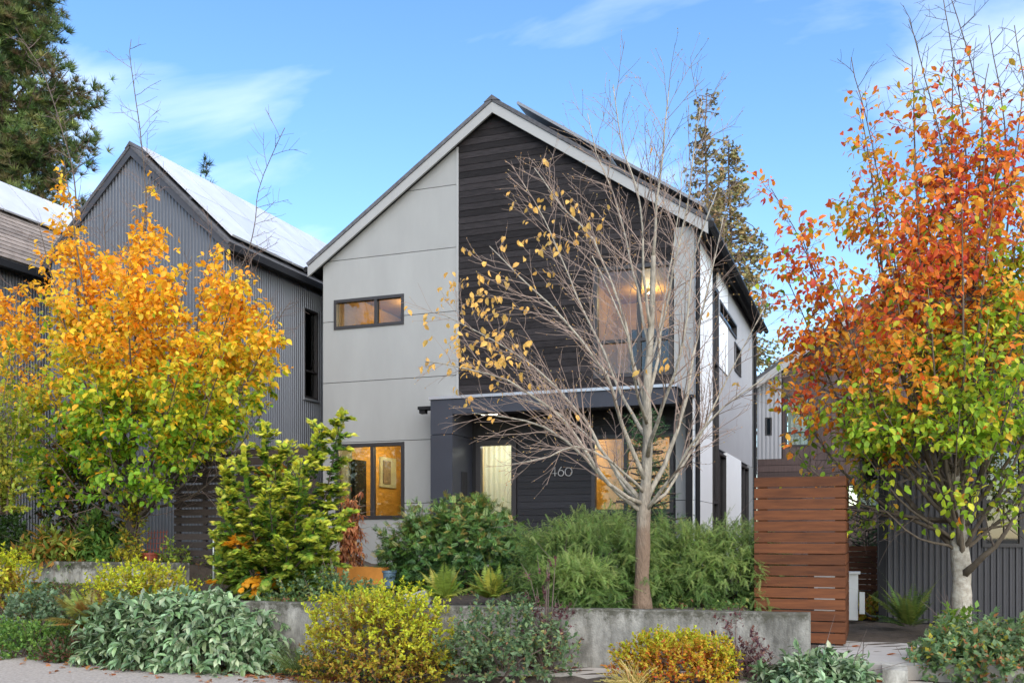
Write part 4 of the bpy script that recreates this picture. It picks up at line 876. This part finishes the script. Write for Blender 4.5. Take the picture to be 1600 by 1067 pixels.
for q, _, _ in lv[1] + [(l[0][-6:], 0, 0) for l in lv[0]]:
    L = np.linalg.norm(np.diff(q, axis=0), axis=1).sum(); nn = int(24 + 125 * L); t = rng.random(nn) ** .8; ix = t * (len(q) - 1); i0 = np.minimum(ix.astype(int), len(q) - 2); tg = norm(q[i0 + 1] - q[i0]); sd_ = norm(np.cross(tg, np.array([0, 0, 1.])) + 1e-6)
    lat = (rng.random(nn) * 2 - 1)[:, None]; wd = (.03 + .30 * L * np.sin(np.clip(t * 1.1, 0, 1) * 2.6))[:, None]
    PP.append(q[i0] + (ix - i0)[:, None] * (q[i0 + 1] - q[i0]) + sd_ * lat * wd * .55 + np.array([0, 0, 1.]) * (rng.normal(size=(nn, 1)) * .012 - .05 * np.abs(lat) * wd)); DD.append(tg + sd_ * lat * .9 + rng.normal(size=(nn, 3)) * .18 + np.array([0, 0, -.12]))
    tip = np.clip(t * .9 + np.abs(lat[:, 0]) * .35 - .45 + .12 * rng.normal(size=nn), 0, 1); CC.append(tip * np.clip(.45 + (q[-1][2] - 1.2) * .55, .3, 1))
pp = np.vstack(PP); d = norm(np.vstack(DD)); tipn = np.concatenate(CC)[:, None] * 1.7; n = len(pp)
ye = pal(n, [(.74, .72, .07), (.62, .68, .07), (.80, .76, .12)]); gr = pal(n, [(.10, .22, .03), (.15, .30, .035), (.06, .13, .02)]); col = gr + (ye - gr) * np.clip(tipn, 0, 1); s_ = (lump(pp, 5) > 1.12); col[s_] = (.75, .36, .02)
foliage(T, FAN7, pp, d, norm(rdir(n) * .35 + np.array([0, -.25, 1])), .072 * (.7 + .6 * rng.random(n)), col, 'leaf', 0, name='foliage')

# ------------------------------------------------------------------ shrubs
def shrub(name, label, x0p, x1p, ytop, s, tpl, nl, size, cols, w=None, depth=None, base=None, mat_='leaf', nparts=0, tipcols=None, outw=.8, upw=.5, droop=0., jit=.15, thick=.45, lumpy=.16, cat='shrub', group=None, stems=14, flat=1.0, lf=3.2, stem_mat='bark_twig', per=10, sprig=None, sq=2.):
    pc = (x0p + x1p) / 2; x, y = at(pc, s); rx = (x1p - x0p) / 2 * s / FPX; ry = depth or rx * .75; zt = CAM_Z + (HOR - ytop) / FPX * s
    bz = float(gz(x, y)) if base is None else base; h = zt - bz
    T = thing(name, (x, y, bz), label, cat, group); K = max(8, nl // per); dk = rdir(K); dk[:, 2] = np.abs(dk[:, 2]) - .12 * rng.random(K); dk = norm(dk)
    rk = 1 - thick * rng.random(K) ** 1.8; pk = dk * rk[:, None] / ((np.abs(dk) ** sq).sum(1) ** (1 / sq))[:, None]; pk[:, 2] = np.sign(pk[:, 2]) * np.abs(pk[:, 2]) ** .8
    sc = 1.0 + lumpy * lump(dk + x * 3.1, lf) + lumpy * .6 * lump(dk + y * 2.3, lf * 2.7) + .06 * rng.normal(size=K)
    Pk = np.array([x, y, bz + .05]) + pk * np.array([rx, ry, h - .05]) * sc[:, None]; ax = norm(dk * outw + np.array([0, 0, upw - droop]) + rdir(K) * .5)
    sl = (sprig or size * 2.4) * (.5 + .9 * rng.random(K)); g = np.repeat(np.arange(K), per); nl = len(g); tq = rng.random(nl); dd = dk[g]; p = pk[g]; rr = rk[g]
    rad = rdir(nl); pos = Pk[g] + ax[g] * (sl[g] * (tq - .6))[:, None] + np.array([0, 0, -droop * .35]) * (sl[g] * tq ** 2)[:, None]; pos[:, 2] = np.maximum(pos[:, 2], bz + .02)
    d = norm(ax[g] * (.35 + .5 * tq)[:, None] + rad * .75 + np.array([0, 0, -droop * .5])); nr = norm(dd * .6 + np.array([0, 0, .8]) + rdir(nl) * .45)
    col = pal(nl, cols, jit * .6, w) * (1 + jit * rng.normal(size=(K, 1)))[g]
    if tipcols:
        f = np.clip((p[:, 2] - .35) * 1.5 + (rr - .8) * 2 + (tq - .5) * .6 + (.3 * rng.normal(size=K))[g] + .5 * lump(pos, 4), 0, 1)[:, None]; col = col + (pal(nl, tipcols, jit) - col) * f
    m = MB()
    for i in range(stems):
        k = rng.integers(nl); b = np.array([x, y, bz - .05]) + rng.normal(size=3) * np.array([rx * .15, ry * .15, 0]); e = pos[k]; m.tube([b, b + (e - b) * np.array([.35, .35, .55]), e], [.012, .008, .003], 4)
    for i in range(stems):
        k = rng.integers(K); e = Pk[k] + ax[k] * size * (1.5 + 2.5 * rng.random()) + np.array([0, 0, .03]); m.tube([Pk[k], (Pk[k] + e) / 2 + rng.normal(size=3) * .01, e], [.004, .003, .0015], 3)
    so = m.build('stems', stem_mat, T, recalc=False); so['kind'] = 'stuff'
    foliage(T, tpl, pos, d, nr, size * (.7 + .6 * rng.random(nl)), col, mat_, nparts, name='foliage')
    return T
SP_Y = [(.54, .54, .03), (.46, .50, .03), (.62, .58, .04), (.36, .44, .03)]; SP_O = [(.34, .17, .03), (.40, .28, .03), (.25, .12, .03), (.28, .30, .03)]
shrub('spirea_shrub', 'large yellow-green and rust spirea in front of the centre of the concrete wall', 472, 706, 922, 10.1, OV, 17000, .040, SP_O, tipcols=SP_Y, depth=.62, lumpy=.08, sq=2.8)
shrub('spirea_shrub', 'rounded bright yellow spirea below the left concrete wall', 126, 314, 884, 12.5, OV, 12000, .045, SP_O, tipcols=SP_Y, depth=.5, lumpy=.05, sq=3.2)
shrub('spirea_shrub', 'bright yellow spirea at the outer end of the left concrete wall', -60, 57, 862, 13.6, OV, 6500, .052, SP_O, tipcols=SP_Y, depth=.5, lumpy=.06, sq=3)
shrub('spirea_shrub', 'low orange and lime spirea before the concrete wall near the screen', 958, 1150, 985, 9.25, OV, 11000, .036, [(.55, .20, .03), (.60, .30, .03), (.45, .42, .03), (.50, .10, .03)], tipcols=[(.48, .50, .03), (.60, .36, .03), (.40, .44, .03)], depth=.42, lumpy=.12)
VB = [(.15, .24, .11), (.20, .29, .14), (.10, .17, .07), (.28, .35, .20)]
shrub('viburnum_shrub', 'broad grey-green large-leaved shrub spreading over the asphalt edge', 112, 472, 928, 11.4, ELL, 9000, .115, VB, depth=.62, mat_='leaf_glossy', nparts=300, droop=.75, outw=1.1, thick=.35, lumpy=.07, flat=1, jit=.2, sq=3.)
shrub('viburnum_shrub', 'small grey-green large-leaved shrub at the end of the concrete wall', 1182, 1356, 1014, 8.9, ELL, 2000, .10, VB, depth=.42, mat_='leaf_glossy', nparts=200, droop=.6, outw=1.0, thick=.4, lumpy=.1, base=.05)
shrub('mahonia_shrub', 'loose grey-green holly-leaved shrub right of the large rust spirea', 690, 900, 946, 9.75, OV, 5200, .052, [(.12, .20, .09), (.17, .25, .12), (.22, .30, .14), (.30, .32, .10), (.34, .20, .10)], w=[.3, .3, .25, .1, .05], depth=.5, lumpy=.22, thick=.6)
shrub('mahonia_shrub', 'grey-green holly-leaved shrub between cypress and dark green bush', 432, 612, 888, 11.9, OV, 3600, .055, [(.12, .21, .09), (.18, .27, .12), (.24, .32, .16), (.40, .36, .06)], w=[.35, .35, .22, .08], depth=.4, lumpy=.25, thick=.6, base=.55)
shrub('mahonia_shrub', 'mixed green and reddish shrub below the pale trunk of the red tree', 1405, 1660, 966, 9.35, OV, 9000, .062, [(.13, .22, .09), (.18, .28, .11), (.24, .32, .15), (.45, .20, .08), (.40, .38, .06)], w=[.3, .3, .25, .08, .07], depth=.6, lumpy=.22, thick=.55)
shrub('purple_shrub', 'sparse dark purple-leaved shrub against the concrete wall beside the ferns', 806, 896, 900, 9.95, OV, 900, .040, [(.13, .05, .06), (.18, .08, .08), (.10, .05, .05)], depth=.25, lumpy=.3, thick=.8, stems=40, base=.15)
shrub('purple_shrub', 'sparse dark purple shrub beside the low orange spirea', 1100, 1212, 976, 9.3, OV, 1100, .042, [(.11, .05, .06), (.16, .08, .08), (.22, .10, .08)], depth=.3, lumpy=.3, thick=.8, stems=40)
shrub('nandina_bush', 'big dark green glossy bush in front of the porch column', 586, 846, 786, 13.6, PIN, 13000, .095, [(.045, .11, .03), (.065, .15, .035), (.035, .08, .025), (.10, .20, .04)], tipcols=[(.11, .21, .04), (.08, .17, .035), (.30, .22, .05), (.18, .27, .045), (.10, .19, .035)], depth=.85, mat_='leaf_glossy', lumpy=.13, thick=.4, droop=.3, base=.78)
YW = [(.09, .17, .04), (.13, .22, .05), (.065, .125, .03)]; YT = [(.25, .34, .085), (.32, .40, .12), (.19, .28, .065)]
shrub('yew_bush', 'feathery light green spreading bush left of the bare tree trunk', 812, 1040, 806, 11.6, FEATH, 17000, .105, YW, tipcols=YT, depth=.75, lumpy=.17, thick=.45, droop=.8, base=.72, sprig=.19, sq=2.7)
shrub('yew_bush', 'feathery light green spreading bush right of the bare tree trunk', 970, 1216, 818, 11.7, FEATH, 19000, .105, YW, tipcols=YT, depth=.7, lumpy=.17, thick=.45, droop=.8, base=.72, sprig=.19, sq=2.7)
shrub('yew_bush', 'feathery green bush arching over the concrete wall by the dark purple shrub', 830, 965, 866, 10.7, FEATH, 6500, .115, YW, tipcols=YT, depth=.4, lumpy=.16, thick=.45, droop=.7, base=.72)
shrub('laurel_bush', 'dark leafy evergreen against the corrugated wall behind the orange tree', 50, 215, 650, 15.6, OV, 5200, .085, [(.03, .06, .018), (.045, .085, .02), (.06, .10, .025), (.14, .07, .03)], depth=.3, base=1.08, thick=.7, lumpy=.2)
shrub('bamboo_clump', 'lance-leaved green clump behind the left concrete wall', 108, 200, 812, 15.1, LANCE, 1500, .17, [(.10, .20, .04), (.14, .26, .05), (.40, .42, .08)], w=[.45, .4, .15], depth=.35, base=1.08, droop=.4, thick=.6)
shrub('bamboo_clump', 'yellowing lance-leaved clump beside the green clump on the left wall', 40, 125, 826, 15.0, LANCE, 1100, .17, [(.32, .36, .06), (.18, .26, .04), (.55, .28, .06)], depth=.35, base=1.08, droop=.4, thick=.6)
shrub('fuchsia_bush', 'leafy green bush under the pale grey wall at the left edge', -40, 50, 790, 15.4, OV, 2200, .075, [(.06, .12, .03), (.09, .17, .035), (.05, .09, .025)], depth=.4, base=1.08, thick=.6)
shrub('climbing_vine', 'yellow-leaved vine climbing the trunk of the orange tree', 188, 232, 765, 14.82, OV, 900, .062, [(.46, .42, .04), (.30, .34, .04), (.55, .36, .04), (.16, .24, .03)], depth=.16, base=1.06, thick=.35, lumpy=.1, cat='vine')
shrub('golden_plant', 'small golden plant on the left concrete wall beside the red pot', 172, 226, 858, 14.7, OV, 600, .045, [(.55, .48, .04), (.45, .42, .04)], depth=.2, base=1.06, cat='plant')
shrub('leafy_plant', 'lime green plant at the right end of the left concrete wall', 246, 292, 836, 14.6, OV, 450, .055, [(.35, .44, .06), (.26, .36, .05)], depth=.2, base=1.0, thick=.8, cat='plant')
shrub('maple_shrub', 'weeping rust-red lace-leaf maple below the lower grey wall window', 528, 566, 760, 14.3, LANCE, 1700, .10, [(.42, .15, .06), (.34, .12, .05), (.50, .24, .09)], depth=.26, base=.9, droop=1.3, thick=.5)
shrub('maple_shrub', 'light yellow-green small maple at the edge beside the orange tree', -60, 62, 560, 14.2, OV, 4200, .075, [(.34, .38, .05), (.24, .32, .04), (.46, .40, .05)], depth=.5, base=1.9, thick=.95, lumpy=.4, stems=40, lf=5)
shrub('ground_cover', 'low bright green plants at the asphalt edge below the left fern', -20, 108, 962, 12.2, OV, 2600, .05, [(.14, .26, .05), (.20, .32, .06), (.10, .19, .04)], depth=.4, cat='plant', lumpy=.2)
shrub('ground_cover', 'grey-green foliage between the left fern and the yellow spirea', 0, 112, 918, 13.0, OV, 2600, .065, [(.16, .25, .13), (.22, .30, .18), (.12, .19, .09)], depth=.4, cat='plant', lumpy=.2)
shrub('ground_cover', 'low dark green plants under the left fern', 60, 150, 1000, 11.75, OV, 1300, .055, [(.06, .11, .03), (.09, .15, .04), (.16, .07, .04)], depth=.25, cat='plant', lumpy=.2)
shrub('salal_shrub', 'blue-green shrub behind the broad large-leaved shrub', 372, 490, 934, 12.0, OV, 2600, .055, [(.11, .21, .12), (.15, .26, .15), (.09, .16, .08)], depth=.3, lumpy=.2, base=.1)
shrub('golden_plant', 'small yellow plant in the gap beside the heat pump', 1328, 1376, 938, 14.0, OV, 900, .06, [(.50, .40, .04), (.56, .26, .04), (.36, .36, .04)], depth=.3, cat='plant', base=.3)
shrub('leafy_plant', 'young green leafy plant at the foot of the pale trunk', 1462, 1522, 948, 11.2, OV, 350, .085, [(.24, .38, .05), (.18, .30, .05)], depth=.25, cat='plant', thick=.8, base=.35)

# ferns and grass: arching fronds, each a part
def fern(name, label, px, s, base, nf, L, cols, spread=1., cat='fern', lift=.9, sec=None, pin=.16):
    x, y = at(px, s); T = thing(name, (x, y, base), label, cat)
    for i in range(nf):
        a = i * 2.399 + rng.random() * .4; el = (.45 + .75 * rng.random()) * lift; ln = L * (.7 + .45 * rng.random()); d = np.array([math.cos(a) * math.cos(el) * spread, math.sin(a) * math.cos(el) * spread, math.sin(el)]); p = np.array([x, y, base + .02]); q = [p]
        for j in range(12): d = norm((d + np.array([0, 0, -.085]))[None])[0]; q.append(q[-1] + d * ln / 12)
        q = np.array(q); P_ = []; D_ = []; Sz = []; Nn = []
        for j in range(36):
            t = .08 + .92 * j / 35; ix = t * 12; i0 = min(int(ix), 11); pt = q[i0] + (ix - i0) * (q[i0 + 1] - q[i0]); tg = norm((q[i0 + 1] - q[i0])[None])[0]; sd_ = norm(np.cross(tg, (0, 0, 1.))[None])[0]; upn = np.cross(sd_, tg)
            for sg in (-1, 1): P_.append(pt); D_.append(sd_ * sg + tg * .45 - upn * .15 + rng.normal(size=3) * .06); Sz.append(pin * ln * (math.sin(min(1, t * 1.25 + .12) * math.pi) * .9 + .12)); Nn.append(upn)
        c = pal(1, cols, .15)[0]; cc = np.tile(c, (len(P_), 1)) * (1 + .1 * rng.normal(size=(len(P_), 1)))
        leaves('frond', LANCE, np.array(P_), np.array(D_), np.array(Nn), np.array(Sz), cc, 'leaf', T, kind=None)
FG = [(.30, .36, .06), (.22, .31, .05), (.38, .38, .07)]
fern('sword_fern', 'yellow-green sword fern behind the wall beside the pale boulder', 694, 11.3, .76, 24, .60, FG, lift=1.25)
fern('sword_fern', 'yellow-green sword fern between its neighbour fern and the feathery bush', 768, 11.4, .76, 24, .60, FG, lift=1.25)
fern('sword_fern', 'brown and green sword fern left of the broad grey-green shrub', 140, 12.05, .34, 34, .85, [(.32, .17, .05), (.26, .20, .05), (.20, .26, .06), (.28, .32, .08)], lift=1.1)
fern('sword_fern', 'dark green sword fern against the charcoal corrugated wall', 1420, 12.4, .32, 24, .90, [(.09, .14, .04), (.12, .18, .05), (.18, .25, .05)], lift=1.15, pin=.12)
fern('sword_fern', 'pale green fern behind the slatted screen in the gap', 1352, 15.5, .36, 16, .62, [(.34, .36, .10), (.28, .33, .08)])
def grass(name, label, px, s, base, n, L, cols, cat='grass'):
    x, y = at(px, s); T = thing(name, (x, y, base), label, cat); m = MB(); 
    P_ = []; F_ = []
    for i in range(n):
        a = rng.random() * 6.283; el = .6 + .8 * rng.random(); ln = L * (.6 + .5 * rng.random()); d = np.array([math.cos(a) * math.cos(el), math.sin(a) * math.cos(el), math.sin(el)]); p = np.array([x, y, base]) + rng.normal(size=3) * (.06, .05, 0); sd_ = norm(np.cross(d, rdir(1)[0])[None])[0]
        for j in range(6):
            P_.append(p.copy()); F_.append((d.copy(), sd_, ln / 6 * 1.15, j)); d = norm((d + np.array([0, 0, -.17]))[None])[0]; p = p + d * ln / 6
    BL = (np.array([(0, .05, 0), (0, -.05, 0), (1, -.035, 0), (1, .035, 0)], float), [(0, 1, 2, 3)]); n_ = len(P_)
    leaves('blades', BL, np.array(P_), np.array([f[0] for f in F_]), np.array([np.cross(f[0], f[1]) for f in F_]), np.array([f[2] for f in F_]), np.repeat(pal(n, cols, .12), 6, 0), 'leaf', T)
grass('grass_tuft', 'golden grass tuft at the foot of the low orange spirea', 990, 8.95, .08, 220, .34, [(.60, .46, .14), (.50, .42, .12), (.66, .50, .20)])
grass('grass_tuft', 'dark green grass tuft between the broad shrub and rust spirea', 462, 10.35, .06, 160, .35, [(.10, .14, .04), (.16, .20, .05)])

# fallen leaves
xq = rng.random(900) * 9 - 13; yq = edge_y(xq) + rng.normal(size=900) * .13 - .03 - (rng.random(900) < .25) * rng.random(900) * .9; pos = np.stack([xq, yq, np.maximum(gz(xq, yq), .006) + .012], 1)
x2 = rng.random(160) * 7 - 7.; y2 = 9.0 + rng.random(160) * 1.0; pos = np.vstack([pos, np.stack([x2, y2, np.maximum(gz(x2, y2), np.where((x2 > -3.6) & (y2 > 9.15) & (y2 < 9.92), .155, 0)) + .014], 1)]); n = len(pos)
o = leaves('leaf_litter', BIG, pos, norm(rdir(n) * np.array([1, 1, .15])), norm(rdir(n) * .3 + np.array([0, 0, 1])), .085 * (.6 + .6 * rng.random(n)), pal(n, [(.30, .10, .04), (.42, .18, .06), (.50, .22, .12), (.20, .08, .03)]), 'leaf', None)
tag(o, 'scattered brown fallen leaves along the asphalt edge', 'leaf litter')
me = bpy.data.meshes.new('fallen_leaf'); me.from_pydata([tuple(p) for p in BIG[0]], [], BIG[1]); a = me.attributes.new('col', 'FLOAT_COLOR', 'POINT'); a.data.foreach_set('color', np.tile([.50, .14, .03, 1], 8).astype(np.float32)); me.materials.append(M['leaf'])
for x, y, z in ((-.38, 9.75, .17), (-.12, 9.62, .17), (.02, 9.8, .17), (-.25, 10.3, .33), (.25, 10.6, .33), (-.1, 11.2, .33)):
    o = bpy.data.objects.new('fallen_leaf', me); C.objects.link(o); o.location = (x, y, z); o.scale = (.13,) * 3; o.rotation_euler = (.15 * random.random(), .1, random.random() * 6); tag(o, 'single orange fallen leaf lying on the pale paving by the screen', 'leaf', 'orange leaves fallen on the paving')

# low ground cover that nobody could count: leaves over the bare soil of the planting strips
nq = 5200; xq = rng.random(nq) * 13 - 13.2; yq = np.where(rng.random(nq) < .55, edge_y(xq) + .1 + rng.random(nq) * 1.2, 10.2 + rng.random(nq) * 4.5)
kk = (lump(np.stack([xq, yq, xq * 0], 1), 2.2) > -.25) & ~((xq > -3.7) & (yq < 10.0)) & (xq < -1.3) & (np.abs(yq - wall_y(xq)) > .16) & ~((xq < -9.3) & (np.abs(yq - 11.44) < .16)); xq, yq = xq[kk], yq[kk]; nq = len(xq)
rp = 6; hgt = np.repeat(.02 + .13 * rng.random(nq), rp); P0 = np.stack([np.repeat(xq, rp), np.repeat(yq, rp), np.repeat(gz(xq, yq), rp) + hgt * rng.random(nq * rp)], 1) + rng.normal(size=(nq * rp, 3)) * np.array([.05, .05, .0])
n = len(P0); gcv = leaves('ground_cover_plants', OV, P0, norm(rdir(n) + np.array([0, 0, .5])), norm(rdir(n) * .6 + np.array([0, 0, 1])), .05 * (.6 + .7 * rng.random(n)), np.repeat(pal(nq, [(.09, .16, .04), (.14, .22, .05), (.07, .12, .03), (.24, .28, .06), (.20, .10, .05)]), rp, 0), 'leaf', None)
tag(gcv, 'low mixed green plants covering the soil of the beds', 'ground cover')
